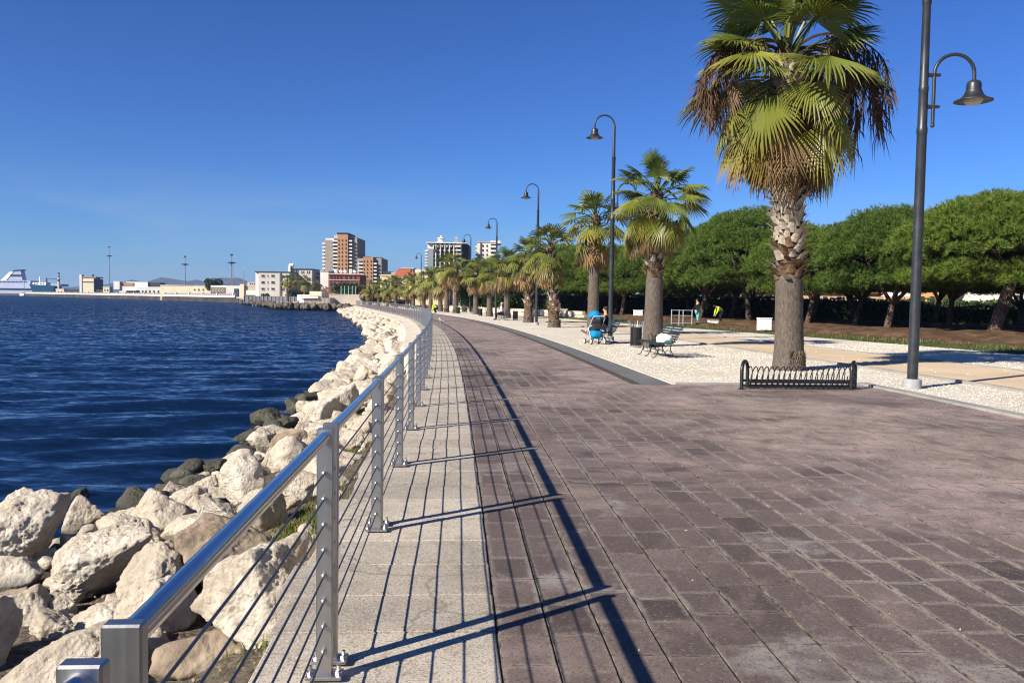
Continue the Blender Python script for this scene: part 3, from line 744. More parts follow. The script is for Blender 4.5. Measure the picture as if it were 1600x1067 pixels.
# rip-rap farther along: a dozen shapes, each stone an object
rr = random.Random(8)
shapes = [rock_mesh(500+i*3, 5, ROCK, (1, rr.uniform(0.7, 1.0), rr.uniform(0.55, 0.85)), 12) for i in range(9)] 
wetsh = [rock_mesh(700+i*3, 5, ROCKWET, (1, 0.8, 0.6), 9) for i in range(3)]
cnt = 0; tries = 0; placed = []
while cnt < 205 and tries < 6000:
    tries += 1
    s = 8.5 + 54*rr.random()**1.35; o_ = rr.uniform(-3.75 + 0.65*min(1, max(0, (s-9)/6)), -0.85)
    if s > 26: o_ = rr.uniform(-3.15, -1.05)
    sz = rr.uniform(0.42, 0.98)*(1.45 if s > 15 else 0.95)
    p = P(s, o_)
    if any((p[0]-a)**2 + (p[1]-b)**2 < (0.62*sz+r*0.8)**2 for a, b, r in occupied): continue
    if any((p[0]-a)**2 + (p[1]-b)**2 < (0.34*(sz+r))**2 for a, b, r in placed): continue
    if -2.0 < o_ and s < 16 and rr.random() < 0.75: continue
    z = emb_z(o_, s) + sz*0.11
    wet = o_ < -2.85 and rr.random() < 0.22
    ob = inst(rr.choice(wetsh if wet else shapes), 'boulder', None, (p[0], p[1], z), (rr.uniform(-0.5, 0.5), rr.uniform(-0.5, 0.5), rr.uniform(0, 6.28)), (sz, sz*rr.uniform(0.8, 1.1), sz*rr.uniform(0.8, 1.15)))
    if wet: tag(ob, 'dark wet stone at the waterline along the embankment', 'rock', 'wet stones along the waterline')
    else: tag(ob, 'pale limestone boulder among the many heaped along the embankment', 'rock', 'boulders heaped along the embankment')
    placed.append((p[0], p[1], sz)); cnt += 1
def scatter_rocks(name, n, srange, orange_, szr, sub, seed, m, lift=0.1, power=1.0):
    r = np.random.RandomState(seed); U, F_ = ico(sub); VV = []; FF = []
    base = [rock_mesh(900+seed+k, sub, m, (1, 0.85, 0.65), 10) for k in range(5)]
    bv = []
    for me in base:
        a = np.zeros(len(me.vertices)*3, np.float32); me.vertices.foreach_get('co', a); bv.append(a.reshape(-1, 3)); bpy.data.meshes.remove(me)
    k = 0
    for i in range(n):
        s = srange[0] + (srange[1]-srange[0])*r.rand()**power; o_ = r.uniform(*orange_); sz = r.uniform(*szr)
        p = P(s, o_); R = np.array(Euler((r.uniform(-.6, .6), r.uniform(-.6, .6), r.uniform(0, 6.28))).to_matrix())
        VV.append(bv[i % 5]@R.T*sz + [p[0], p[1], emb_z(o_, s) + sz*lift]); FF.append(F_ + k); k += len(U)
    o = inst(np_mesh(name, np.vstack(VV), np.vstack(FF), m, True), name); return o
tag(scatter_rocks('far_riprap', 480, (60, 172), (-3.4, -1.1), (0.8, 1.6), 3, 1, ROCK), 'mass of pale rocks lining the far bend of the shore', 'rocks', kind='stuff')
tag(scatter_rocks('shore_rubble', 230, (11, 120), (-3.75, -3.1), (0.15, 0.7), 3, 2, ROCKWET, 0.1, 1.6), 'dark weedy rubble along the waterline', 'rocks', kind='stuff')
tag(scatter_rocks('embankment_pebbles', 1500, (2.2, 16), (-4.6, -0.5), (0.02, 0.09), 2, 3, ROCKTAN, 0.25), 'loose pebbles between the near boulders', 'pebbles', kind='stuff')
tag(scatter_rocks('small_rubble', 330, (6, 45), (-4.2, -0.7), (0.12, 0.32), 3, 4, ROCK, 0.2), 'small broken stones filling gaps between the boulders', 'rubble', kind='stuff')

# ---- grass and weeds between rocks and coping
def m_leaf(name, c0, c1, tip=None, trans=0.3, rough=0.5):
    m, t, b = mat(name, rough, 0, 0.35); N = NT(m); tn = N.sep(N.attr())
    w = N.coord('World'); n = N.noise(w, 1.3, 3)
    c = N.mix(N.rng(N.math('ADD', N.math('MULTIPLY', n, 0.7), N.math('MULTIPLY', tn[1], 0.5)), 0.3, 0.8), c0, c1)
    if tip: c = N.mix(tn[0], c, tip)
    c = N.mix(1.0, c, N.ramp(N.orand(), [(0.0, (0.72, 0.8, 0.8)), (0.5, (0.95, 0.97, 0.95)), (1.0, (1.18, 1.08, 0.9))]), 'MULTIPLY')
    N.col(c)
    tr = N.new('BsdfTranslucent'); N.link(c, tr.inputs[0]); mx = N.new('MixShader'); mx.inputs[0].default_value = trans
    N.link(b.outputs[0], mx.inputs[1]); N.link(tr.outputs[0], mx.inputs[2]); N.link(mx.outputs[0], N.n['Material Output'].inputs[0])
    return m
GRASS = m_leaf('grass_blade', (0.06, 0.11, 0.016), (0.15, 0.2, 0.035), (0.24, 0.2, 0.08))
def blades(name, spots, m, h=(0.06, 0.2), w=0.006, seed=0):
    """spots: (x, y, z) roots; each gets one bent blade"""
    r = np.random.RandomState(seed); n = len(spots); S = np.array(spots); a = r.uniform(0, 6.28, n); H = r.uniform(h[0], h[1], n); ln = r.uniform(0.2, 0.9, n)*H
    dx, dy = np.cos(a), np.sin(a); V_ = np.zeros((n, 5, 3)); ww = w*r.uniform(0.7, 1.5, n)
    side = np.stack([-dy*ww, dx*ww, 0*dx], -1); d = np.stack([dx, dy, 0*dx], -1); up = np.array([0, 0, 1.0])
    V_[:, 0] = S - side; V_[:, 1] = S + side
    mid = S + d*(ln*0.35)[:, None] + up*(H*0.6)[:, None]; V_[:, 2] = mid - side*0.8; V_[:, 3] = mid + side*0.8
    V_[:, 4] = S + d*ln[:, None] + up*H[:, None]
    b = np.arange(n)[:, None]*5; F_ = np.concatenate([b+[0, 1, 3], b+[0, 3, 2], b+[2, 3, 4]]).reshape(-1, 3)
    t = np.zeros((n, 5, 2)); t[:, 4, 0] = 0.8; t[:, 2:4, 0] = 0.2; t[..., 1] = r.rand(n)[:, None]
    return inst(np_mesh(name, V_.reshape(-1, 3), F_, m, False, t.reshape(-1, 2)), name)
r = np.random.RandomState(4); spots = []
for (s0, s1, o0, o1, n) in ((4.9, 6.2, -0.8, -0.5, 1500), (6.3, 9.4, -1.2, -0.45, 6500), (9.4, 13, -1.3, -0.45, 4200), (8.2, 9.8, -2.6, -1.7, 1300), (13, 24, -1.6, -0.5, 1500), (26, 60, -2.4, -1.6, 1600)):
    cl = [(r.uniform(s0, s1), r.uniform(o0, o1), r.uniform(0.12, 0.38)) for _ in range(max(4, n//170))]
    for i in range(n):
        c = cl[r.randint(len(cl))]; s = r.normal(c[0], c[2]); o_ = min(-0.4, r.normal(c[1], c[2]*0.6)); p = P(s, o_); spots.append((p[0], p[1], emb_z(o_, s)-0.01))
g = blades('embankment_grass', spots, GRASS, (0.03, 0.11), 0.005, 2); tag(g, 'green grass and weeds between the boulders and coping', 'grass', kind='stuff')
spots = []
for i in range(9000):
    y = 8 + 75*r.rand()**1.5; u_ = abs(r.normal(0.7, 0.8)); x = lerp_tab(far_edge, y) + u_
    if r.rand() < 0.25 + 0.75*(math.sin(y*0.9)+math.sin(y*0.37+1) > 0.1): spots.append((x, y, 0.03 + 0.05*min(1, u_)))
g = blades('verge_grass', spots, m_leaf('dry_verge_grass', (0.05, 0.075, 0.018), (0.12, 0.135, 0.04), (0.2, 0.16, 0.08)), (0.04, 0.2), 0.011, 3); tag(g, 'thin grass and weeds along the gravel edge under the pines', 'grass', kind='stuff')
# loose white stones over the near gravel
r = np.random.RandomState(6); VV = []; n = 12000
ctr = []
while len(ctr) < n:
    y = 9 + 26*r.rand(); x = r.uniform(2.5, 20)
    lo = (P(y, 8.92)[0] if y < 16.6 else P(y, 4.95)[0])
    if x < lo or x > lerp_tab(far_edge, y): continue
    if lerp_tab(ne, y)-0.18 < x < lerp_tab(fe, y)+0.12 and r.rand() > 0.02: continue
    ctr.append((x, y, 0.004))
ctr = np.array(ctr); oc = np.array([(1, 0, 0), (0, 1, 0), (-1, 0, 0), (0, -1, 0), (0, 0, 0.8), (0, 0, -0.5)])
of = np.array([(0, 1, 4), (1, 2, 4), (2, 3, 4), (3, 0, 4), (1, 0, 5), (2, 1, 5), (3, 2, 5), (0, 3, 5)])
V_ = oc[None]*(r.uniform(0.008, 0.022, (n, 1, 1)))*r.uniform(0.6, 1.35, (n, 6, 1)); th = r.uniform(0, 6.28, n); c_, s_ = np.cos(th)[:, None], np.sin(th)[:, None]
V_ = np.stack([V_[..., 0]*c_ - V_[..., 1]*s_, V_[..., 0]*s_ + V_[..., 1]*c_, V_[..., 2]], -1) + ctr[:, None]
F_ = (of[None] + np.arange(n)[:, None, None]*6).reshape(-1, 3)
PEB = plain('white_pebble', (0.72, 0.65, 0.52), 0.9, 0, 0.12, 4)
tag(inst(np_mesh('gravel_stones', V_.reshape(-1, 3), F_, PEB), 'gravel_stones'), 'loose white stones of the gravel beds', 'gravel', kind='stuff')
# a few crumbs and leaves that lie on the paving
ctr = []
for i in range(260):
    s = 3.5 + 24*r.rand()**1.5; o_ = r.uniform(0.8, 8.4 if s < 15.5 else 4.1); 
    if r.rand() < 0.3: s, o_ = r.uniform(12.0, 15.6), r.normal(8.35, 0.2)
    p = P(min(s, 26), min(o_, 8.55)); ctr.append((p[0], p[1], 0.012))
ctr = np.array(ctr); n = len(ctr)
V_ = oc[None]*(r.uniform(0.003, 0.010, (n, 1, 1)))*r.uniform(0.5, 1.5, (n, 6, 1)) + ctr[:, None]; F_ = (of[None] + np.arange(n)[:, None, None]*6).reshape(-1, 3)
tag(inst(np_mesh('stray_grit', V_.reshape(-1, 3), F_, plain('grit', (0.33, 0.27, 0.2), 0.9, 0, 0.6, 3)), 'stray_grit'), 'stray gravel crumbs lying on the purple paving', 'gravel', kind='stuff')

# ================================================================ RAILING
PL, GAP, RH = 2.05, 0.15, 1.05
def make_panel():
    """local frame: x along the panel from its near post to its far post, y to the left (seaward), z up"""
    root = empty('railing_panel')
    for x in (0.0, PL):
        m = MB(); m.box(x-0.016, x+0.016, -0.033, 0.033, 0.018, RH, 0.004); po = m.obj('post', STEEL, root)
        b = MB(); b.box(x-0.045, x+0.045, -0.075, 0.075, 0.012, 0.026, 0.003); b.obj('base_plate', STEEL, po)
        for sy in (-0.058, 0.058):
            q = MB(); q.lathe([(0.015, 0.026), (0.015, 0.036), (0.009, 0.038), (0.008, 0.058), (0.0, 0.06)], 8, (x, sy, 0)); q.obj('bolt', BOLT, po, 30)
    m = MB(); m.tube([(0.012, 0, RH-0.034), (PL-0.012, 0, RH-0.034)], 0.0245, 20); m.obj('handrail', RAILST, root, 40)
    for k in range(8):
        z = 0.125 + k*0.106
        c = MB(); c.tube([(0.0, 0, z), (PL*0.5, 0, z-0.004), (PL, 0, z)], 0.0042, 7); ca = c.obj('cable', CABLE, root, 50)
        f = MB()
        for x, sg in ((0.0, 1), (PL, -1)):
            f.tube([(x+sg*0.016, 0, z), (x+sg*0.032, 0, z), (x+sg*0.034, 0, z), (x+sg*0.052, 0, z)], [0.0105, 0.0105, 0.007, 0.006], 8)
            f.tube([(x-sg*0.016, 0, z), (x-sg*0.026, 0, z), (x-sg*0.03, 0, z)], [0.0095, 0.0095, 0.003], 8)
        f.obj('cable_fitting', BOLT, ca, 40)
    return root
panel0 = make_panel(); k = -1
rail_labels = {-1: 'railing panel cut by the lower left corner, only its last post cap showing', 0: 'nearest full railing panel with its square post at the bottom left', 1: 'second railing panel, green weeds showing through its cables', 2: 'third railing panel, counted away from the camera'}
for i_, w_ in enumerate(('fourth', 'fifth', 'sixth', 'seventh', 'eighth', 'ninth', 'tenth', 'eleventh', 'twelfth')): rail_labels[3+i_] = w_ + ' railing panel along the coping, counted away from the camera'
while True:
    s = 1.34 + (PL+GAP)*k
    if s > 168: break
    a = P(s, 0, 0.014); b = P(s+PL, 0, 0.014); rz = math.atan2(b[1]-a[1], b[0]-a[0])
    r_ = panel0 if k == -1 else copy_tree(panel0)
    r_.location = a; r_.rotation_euler = (0, 0, rz); r_.scale = (math.dist(a[:2], b[:2])/PL, 1, 1)
    tag(r_, rail_labels.get(k, 'one of the steel cable railing panels receding along the promenade'), 'railing', 'railing panels along the promenade'); k += 1

# ================================================================ STREET LAMPS
def make_lamp():
    root = empty('street_lamp')
    m = MB(); m.lathe([(0.17, -0.02), (0.17, 0.17), (0.155, 0.19), (0.1, 0.19)], 20); m.obj('collar', CEMENT, root, 35)
    m = MB(); m.lathe([(0.098, 0.15), (0.096, 1.4), (0.092, 3.0), (0.09, 4.9), (0.098, 4.92), (0.098, 5.02), (0.088, 5.05), (0.083, 5.7), (0.09, 5.72), (0.09, 5.8), (0.08, 5.83), (0.074, 7.35), (0.086, 7.37), (0.086, 7.44), (0.062, 7.47), (0.055, 8.7), (0.045, 8.75)], 20); m.obj('pole', DKGREY, root, 35)
    def arm(sx, zb, rad, off):
        a = MB(); pts = [(sx*off, 0, zb-0.95), (sx*off, 0, zb)] if off > 0.06 else [(0, 0, zb-0.2), (0, 0, zb)]
        for i in range(1, 15): t = math.pi*i/14; pts.append((sx*(off + rad - rad*math.cos(t)), 0, zb + rad*math.sin(t)))
        ex = sx*(off+2*rad); pts.append((ex, 0, zb-0.12)); a.tube(pts, 0.034, 10)
        if off > 0.06:
            for z in (zb-0.62, zb-0.02): a.tube([(0, 0, z), (sx*(off+0.08), 0, z)], [0.05, 0.03], 8); a.ball((sx*(off+0.09), 0, z), 0.035)
            a.ball((sx*off, 0, zb-0.98), 0.04)
        a.obj('arm', DKGREY, root, 50)
        h = MB(); c = (0, 0, 0)
        h.lathe([(0.035, 0.02), (0.05, 0.0), (0.1, -0.02), (0.165, -0.06), (0.19, -0.12), (0.195, -0.3), (0.215, -0.305), (0.22, -0.335), (0.25, -0.40), (0.31, -0.47), (0.4, -0.53), (0.5, -0.565), (0.505, -0.58), (0.48, -0.585), (0.3, -0.53), (0.24, -0.48)], 26, c, False); sh = h.obj('lamp_shade', DKGREY, root, 40); sh.location = (ex, 0, zb-0.11); sh.scale = (0.69, 0.69, 0.70)
        g = MB(); g.lathe([(0.25, -0.53), (0.235, -0.6), (0.18, -0.655), (0.09, -0.68), (0.001, -0.685)], 20, c, False); g.obj('lamp_bowl', GLASSW, sh, True)
    arm(1, 6.05, 0.37, 0.19); arm(-1, 8.72, 0.40, 0.0)
    return root
lamp0 = make_lamp()
lamp_spots = [(7.83, 16.2, 'nearest lamp post, thick pole rising out of the frame beside the bicycle rack'), (4.02, 34.1, 'lamp post behind the blue stroller, tallest with its hook top in view'),
 (1.57, 54.3, 'third lamp post, its hook lamp above the row of palms'), (-1.55, 77.5, 'fourth lamp post, near the seated man in white'), (-4.95, 97, 'fifth lamp post, in front of the dark hotel'),
 (-10.2, 118, 'sixth lamp post, its lamp left of the dark hotel'), (-15.2, 138, 'farthest lamp post among the distant palms')]
for i, (x, y, lab) in enumerate(lamp_spots):
    o = lamp0 if i == 0 else copy_tree(lamp0); o.location = (x, y, -0.01); o.rotation_euler = (0, 0, math.radians(-4 if i == 0 else 3))
    tag(o, lab, 'street lamp', 'street lamps along the promenade')

# ================================================================ FAN PALMS
FAN = m_leaf('palm_fan', (0.06, 0.105, 0.018), (0.21, 0.22, 0.032), (0.3, 0.2, 0.07), 0.25, 0.42)
FANDEAD = m_leaf('dead_palm_fan', (0.2, 0.115, 0.045), (0.31, 0.2, 0.09), (0.12, 0.07, 0.035), 0.15, 0.75)
def fan_mesh(e0, bend, pet, R_, spread, droop, side, seed, m, tipb, nseg=32, bright=0.5, fold=0.0, cut=False):
    """leaf in the plane x = outward, z = up; rooted at the origin"""
    r = random.Random(seed); V_ = []; F_ = []; T_ = []
    n = 7; pt = []; x = z = 0.0; a = math.radians(e0)
    for i in range(n+1):
        pt.append((x, z, a)); x += math.cos(a)*pet/n; z += math.sin(a)*pet/n; a -= math.radians(bend)/n
    for i, (x, z, a) in enumerate(pt):
        w = 0.05*(1 - 0.62*i/n); nx, nz = -math.sin(a), math.cos(a)
        V_ += [(x, -w, z), (x+nx*0.02, 0, z+nz*0.02), (x, w, z), (x-nx*0.025, 0, z-nz*0.025)]; T_ += [(tipb*0.25+0.1, bright)]*4
    for i in range(n):
        for k in range(4): F_.append((4*i+k, 4*i+(k+1) % 4, 4*i+4+(k+1) % 4, 4*i+4+k))
    hx, hz, ha = pt[-1]; ax = Vector((math.cos(ha), 0, math.sin(ha))); nr = Vector((-math.sin(ha), 0, math.cos(ha))); ty = Vector((0, 1, 0)); H_ = Vector((hx, 0, hz))
    def pos(rad, an, up=0.0, tipd=0.0):
        c, s = math.cos(an), math.sin(an)
        q = H_ + ax*(rad*c) + ty*(rad*s) + nr*(up - side*abs(s)*rad - fold*(1-c)*rad*0.3)
        q.z -= droop*rad*rad + tipd; return q
    sp = math.radians(spread)
    for i in range(nseg):
        a0 = -sp + 2*sp*i/nseg; a1 = -sp + 2*sp*(i+1)/nseg; am = (a0+a1)/2
        L_ = R_*(1 - 0.22*(abs(am)/sp)**2)*r.uniform(0.9, 1.06); r1 = L_*(r.uniform(0.5, 0.62) if not cut else r.uniform(0.3, 0.42)); b = len(V_); q1 = 0.42 if not cut else 0.5; td = r.uniform(0.04, 0.2)*R_; tw = r.uniform(-0.05, 0.05)
        pl = 0.022*R_
        V_ += [pos(0.02, am), pos(r1, a0), pos(r1, am, pl), pos(r1, a1), pos(L_*0.82, am-(am-a0)*q1+tw*0.4, 0, td*0.3), pos(L_*0.82, am+tw*0.4, pl*0.6, td*0.3), pos(L_*0.82, am+(a1-am)*q1+tw*0.4, 0, td*0.3), pos(L_, am+tw, 0, td)]
        br = bright + (r.uniform(-0.12, 0.12) if not cut else r.uniform(-0.35, 0.35))
        T_ += [(tipb*0.1, br)] + [(tipb*0.45, br)]*3 + [(min(1, tipb*0.9), br)]*3 + [(min(1, tipb*1.3+0.15), br)]
        F_ += [(b, b+1, b+2), (b, b+2, b+3), (b+1, b+4, b+5, b+2), (b+2, b+5, b+6, b+3), (b+4, b+7, b+5), (b+5, b+7, b+6)]
    me = bpy.data.meshes.new('frond'); me.from_pydata([tuple(v) for v in V_], [], F_); set_tone(me, np.array(T_)); me.materials.append(m); me.update(); return me
LV = []     # (elevation, mesh) for living fans, several shapes per tier
tiers = [(86, 14, 0.7, 0.78, 75, 0.03, 0.05, 0.04, 0.25), (64, 28, 0.95, 0.95, 105, 0.05, 0.08, 0.05, 0.3), (44, 42, 1.1, 1.02, 112, 0.07, 0.1, 0.08, 0.45), (24, 58, 1.15, 1.05, 110, 0.08, 0.1, 0.12, 0.7), (6, 66, 1.15, 1.05, 98, 0.07, 0.12, 0.2, 0.9), (-10, 66, 1.05, 1.02, 84, 0.05, 0.14, 0.32, 1.0), (-30, 54, 0.9, 1.0, 68, 0.03, 0.16, 0.5, 0.9)]
FANS = [[fan_mesh(t[0]+rnd(-9, 9), t[1]+rnd(-10, 10), t[2]*rnd(0.85, 1.18), t[3]*rnd(0.92, 1.06), t[4]*rnd(0.85, 1.05), t[5], t[6]*rnd(0.4, 2.2), 40+10*i+j, FAN, t[7]*rnd(0.5, 1.5), 34, t[8]+rnd(-0.25, 0.25), 0.3) for j in range(4)] for i, t in enumerate(tiers)]
DEAD = [fan_mesh(e, b, pt_, 0.95, sp_, 0.05, 0.55, 300+i, FANDEAD, 0.5, 26, rnd(0.2, 0.9), 0.9) for i, (e, b, pt_, sp_) in enumerate([(-32, 52, 0.85, 50), (-48, 36, 0.7, 46), (-18, 66, 0.95, 44), (-55, 30, 0.6, 40)])]
FANS_LO = [[fan_mesh(t[0]+rnd(-14, 14), t[1]+rnd(-18, 18), t[2]*rnd(0.75, 1.15), t[3]*rnd(0.85, 1.08), t[4]*rnd(0.75, 1.0), t[5], t[6]*rnd(0.4, 2.5), 140+10*i+j, FAN, min(1, t[7]*rnd(0.5, 2.2)), 13, t[8]*0.7+rnd(-0.45, 0.35), 0.3, True) for j in range(6)] for i, t in enumerate(tiers)]
DEAD_LO = [fan_mesh(e, b, pt_, 0.95, sp_, 0.05, 0.45, 350+i, FANDEAD, 0.5, 9, rnd(-0.2, 1.1), 0.9, True) for i, (e, b, pt_, sp_) in enumerate([(-32, 52, 0.85, 50), (-48, 36, 0.7, 46), (-18, 66, 0.95, 44), (-55, 30, 0.6, 40), (-5, 75, 1.0, 48)])]
DANG = [fan_mesh(20, 112, 1.5, 0.9, 34, 0.02, 0.6, 330+i, FANDEAD, 0.9, 20, 0.1, 1.0) for i in range(2)]
STALKM = plain('dry_stalk', (0.075, 0.045, 0.028), 0.85, 0, 0.4, 4, 0, 0.15)
FIBRE = plain('root_fibre', (0.12, 0.092, 0.066), 0.95, 0, 0.3, 6, 0, 0.1)
def stalk_mesh(seed):
    # spent flower stalk: a thin arching stem with ragged strands hanging from it
    R = random.Random(seed); b = MB(); pts = []; x = z = 0.0; a = math.radians(R.uniform(20, 40)); n = 16; L_ = R.uniform(2.7, 3.3)
    for i in range(n+1):
        pts.append((x, 0.05*math.sin(i*0.7+seed), z)); x += math.cos(a)*L_/n; z += math.sin(a)*L_/n; a -= math.radians(R.uniform(8.5, 10.5)) if a > math.radians(-84) else 0
    b.tube(pts, [0.022*(1-0.7*i/n)+0.004 for i in range(n+1)], 5)
    for i in range(5, n+1):
        for k in range(7):
            p = pts[i]; ln = R.uniform(0.2, 1.0); dx, dy = R.uniform(-0.22, 0.22), R.uniform(-0.3, 0.3); w = R.uniform(0.006, 0.016)
            b.add([(p[0]-w, p[1], p[2]), (p[0]+w, p[1]+w, p[2]), (p[0]+dx*0.7+w, p[1]+dy*0.7, p[2]-ln*0.45), (p[0]+dx*0.7-w, p[1]+dy*0.7+w, p[2]-ln*0.45), (p[0]+dx, p[1]+dy, p[2]-ln)], [(0, 1, 2, 3), (3, 2, 4)])
    return b.mesh('flower_stalk', STALKM)
STALKS = [stalk_mesh(i) for i in range(3)]
def m_trunk():
    m, t, b = mat('palm_trunk', 0.95, spec=0.15); N = NT(m); co = N.coord('Object'); tn = N.sep(N.attr())[0]
    mp = N.new('Mapping'); mp.inputs['Scale'].default_value = (17, 17, 4.5); N.link(co, mp.inputs['Vector'])
    ver = N.noise(mp.outputs[0], 1.6, 6, 0.65); mp2 = N.new('Mapping'); mp2.inputs['Scale'].default_value = (2.5, 2.5, 34); N.link(co, mp2.inputs['Vector']); ring = N.noise(mp2.outputs[0], 1.0, 6, 0.75, 1.5)
    c = N.ramp(ver, [(0.3, (0.05, 0.039, 0.03)), (0.5, (0.115, 0.093, 0.074)), (0.72, (0.19, 0.158, 0.128))])
    c = N.mix(N.rng(ring, 0.45, 0.7, 0.0, 0.5), c, (0.1, 0.08, 0.062))
    c = N.mix(tn, c, N.ramp(N.noise(co, 9, 5), [(0.35, (0.06, 0.04, 0.026)), (0.6, (0.15, 0.105, 0.07)), (0.75, (0.26, 0.2, 0.14))]))
    N.col(c); N.bump(N.math('ADD', ver, N.math('MULTIPLY', ring, 0.7)), 0.9, 0.03); return m
TRUNK = m_trunk()
BOOT = [plain('leaf_base_grey', (0.36, 0.3, 0.225), 0.9, 0, 0.35, 9, 0.4, 0.1), plain('leaf_base_rust', (0.17, 0.1, 0.058), 0.9, 0, 0.4, 9, 0.4, 0.1)]
def boot_mesh(m, seed):
    r = random.Random(seed); b = MB(); w0, w1, L_ = 0.105, 0.05, r.uniform(0.2, 0.3)
    V_ = []; 
    for i in range(4):
        t = i/3; w = w0 + (w1-w0)*t; x = 0.02 + 0.13*t**1.4; z = L_*t - 0.05; th = 0.03*(1-0.5*t)
        if i == 3: x += r.uniform(-0.02, 0.05); z += r.uniform(-0.04, 0.03)
        V_ += [(x, -w, z), (x+th, -w*0.4, z+0.01), (x+th, w*0.4, z+0.01), (x, w, z)]
    F_ = []
    for i in range(3):
        for k in range(3): F_.append((4*i+k, 4*i+k+1, 4*i+5+k, 4*i+4+k))
        F_.append((4*i+3, 4*i, 4*i+4, 4*i+7))
    F_.append((12, 13, 14, 15)); b.add(V_, F_); return b.mesh('leaf_base', m)
BOOTS = [[boot_mesh(m, 7*i+j) for j in range(4)] for i, m in enumerate(BOOT)]
def trunk_mesh(H_, r0, r1, lean, seed, boot_z, n=22):
    V_ = []; T_ = []; rows_ = int(H_/0.12); rs_ = random.Random(seed)
    for i in range(rows_+1):
        t = i/rows_; z = -0.05 + H_*t; fl = math.exp(-max(0, z)/0.38); rad = (r0 + (r1-r0)*min(1, t*1.25))*(1 + 0.24*fl)
        if z > boot_z: rad *= 0.93
        for k in range(n):
            a = 2*math.pi*k/n; q = rad*(1 + 0.025*math.sin(3*a+seed) + 0.03*(rs_.random()-0.5))
            V_.append((lean[0]*t**1.3 + q*math.cos(a), lean[1]*t**1.3 + q*math.sin(a), z)); T_.append(min(1, max(0, (z-boot_z+0.1)/0.3)))
    idx_ = np.arange(len(V_)).reshape(rows_+1, n); F_ = np.stack([idx_[:-1], np.roll(idx_[:-1], -1, 1), np.roll(idx_[1:], -1, 1), idx_[1:]], -1).reshape(-1, 4)
    return np_mesh('trunk', V_, F_, TRUNK, True, T_)
def palm(x, y, H_, cr, r0, r1, lean, boot_z, label, seed, nfan=(6, 8, 9, 9, 8, 8, 6), ndead=16, nboot=60, rust=0.6, ndang=0, nstalk=0, group='fan palms along the promenade', fringe=True):
    """H_: height where the fans spring; cr: size of the fans (1 = about 2 m from trunk to tip)"""
    R = random.Random(seed); root = empty('palm_tree', (x, y, 0), R.uniform(0, 6.28) if lean == (0, 0) else 0, label, 'palm tree', group)
    inst(trunk_mesh(H_, r0, r1, lean, seed, boot_z), 'trunk', root)
    ga = R.uniform(0, 6.28)
    for i in range(nboot):
        t = i/max(1, nboot-1); z = boot_z + (H_ - 0.35 - boot_z)*t; a = ga + i*2.39996
        f = (z/H_)**1.3; rr_ = (r0 + (r1-r0)*min(1, z/H_*1.25))*0.9
        bt = BOOTS[1 if (t < 0.17 and R.random() < rust) or R.random() < 0.05 else 0][R.randrange(4)]
        ti = R.uniform(-0.15, 0.15) if t > 0.15 else R.uniform(0.0, 0.6)
        o = inst(bt, 'leaf_base', root, (lean[0]*f + rr_*math.cos(a), lean[1]*f + rr_*math.sin(a), z), (0, 0, 0), R.uniform(0.95, 1.4)*min(1.0, r1/0.3))
        o.rotation_euler = Euler((R.uniform(-0.25, 0.25), ti, a)).to_matrix().to_euler() if False else (Matrix.Rotation(a, 3, 'Z') @ Matrix.Rotation(ti, 3, 'Y') @ Matrix.Rotation(R.uniform(-0.3, 0.3), 3, 'X')).to_euler()
    def put(me, nm, z, a, sc, off=0.12, tl=0.0):
        o = inst(me, nm, root, (lean[0] + off*math.cos(a), lean[1] + off*math.sin(a), z), (0, 0, 0), sc)
        o.rotation_euler = (Matrix.Rotation(a, 3, 'Z') @ Matrix.Rotation(R.uniform(-0.35, 0.35)+tl, 3, 'X') @ Matrix.Rotation(R.uniform(-0.22, 0.22), 3, 'Y')).to_euler()
    ga = R.uniform(0, 6.28)
    for ti, n in enumerate(nfan):
        for k in range(n):
            ga += 2.39996 + R.uniform(-0.2, 0.2)
            put(FANS[ti][R.randrange(4)] if y < 36 else FANS_LO[ti][R.randrange(6)], 'frond', H_ + 0.12 - (0.17*ti + R.uniform(0, 0.25))*cr, ga + R.uniform(-0.35, 0.35), cr*R.uniform(0.82, 1.1), 0.06+0.02*ti)
    for k in range(ndead):
        ga += 2.39996 + R.uniform(-0.3, 0.3); put(DEAD[R.randrange(4)] if y < 36 else DEAD_LO[R.randrange(5)], 'dead_frond', H_ - 0.85*cr - R.uniform(0, 1.0)*cr*0.65, ga, cr*R.uniform(0.8, 1.08), 0.16)
    for k in range(ndang):
        put(DANG[k % 2], 'dead_frond', H_ - 0.1*R.random(), (-0.25 + 0.35*R.random()) if k % 3 else math.pi - 0.2, cr*R.uniform(0.95, 1.15), 0.1)
    for k in range(nstalk):
        a = (R.gauss(0.0, 0.55) if k % 3 else math.pi + R.gauss(0.1, 0.4)); put(STALKS[k % 3], 'flower_stalk', H_ - R.uniform(0.0, 0.4), a, R.uniform(0.85, 1.12), 0.1)
    if fringe:
        rg = np.random.RandomState(seed); sp_ = [(r0*1.19*math.cos(a), r0*1.19*math.sin(a), rg.uniform(0, 0.4)) for a in rg.uniform(-1.9, 1.8, 520)]
        o = blades('root_fringe', sp_, FIBRE, (0.02, 0.12), 0.008, seed); o.parent = root; tag(o, kind='stuff')
    return root
palm(6.76, 20.25, 7.7, 1.2, 0.335, 0.29, (-0.3, 0.0), 2.2, 'tallest nearest palm behind the bicycle rack with a shaggy brown skirt', 1, (6, 9, 10, 10, 9, 8, 8), 56, 300, 0.55, 4, 16)
palm(5.11, 30.2, 5.6, 0.88, 0.355, 0.26, (0.02, 0.0), 2.5, 'second palm with thick grey base beside the slatted bench', 2, (5, 7, 8, 8, 7, 6, 5), 16, 70, 0.9, 0)
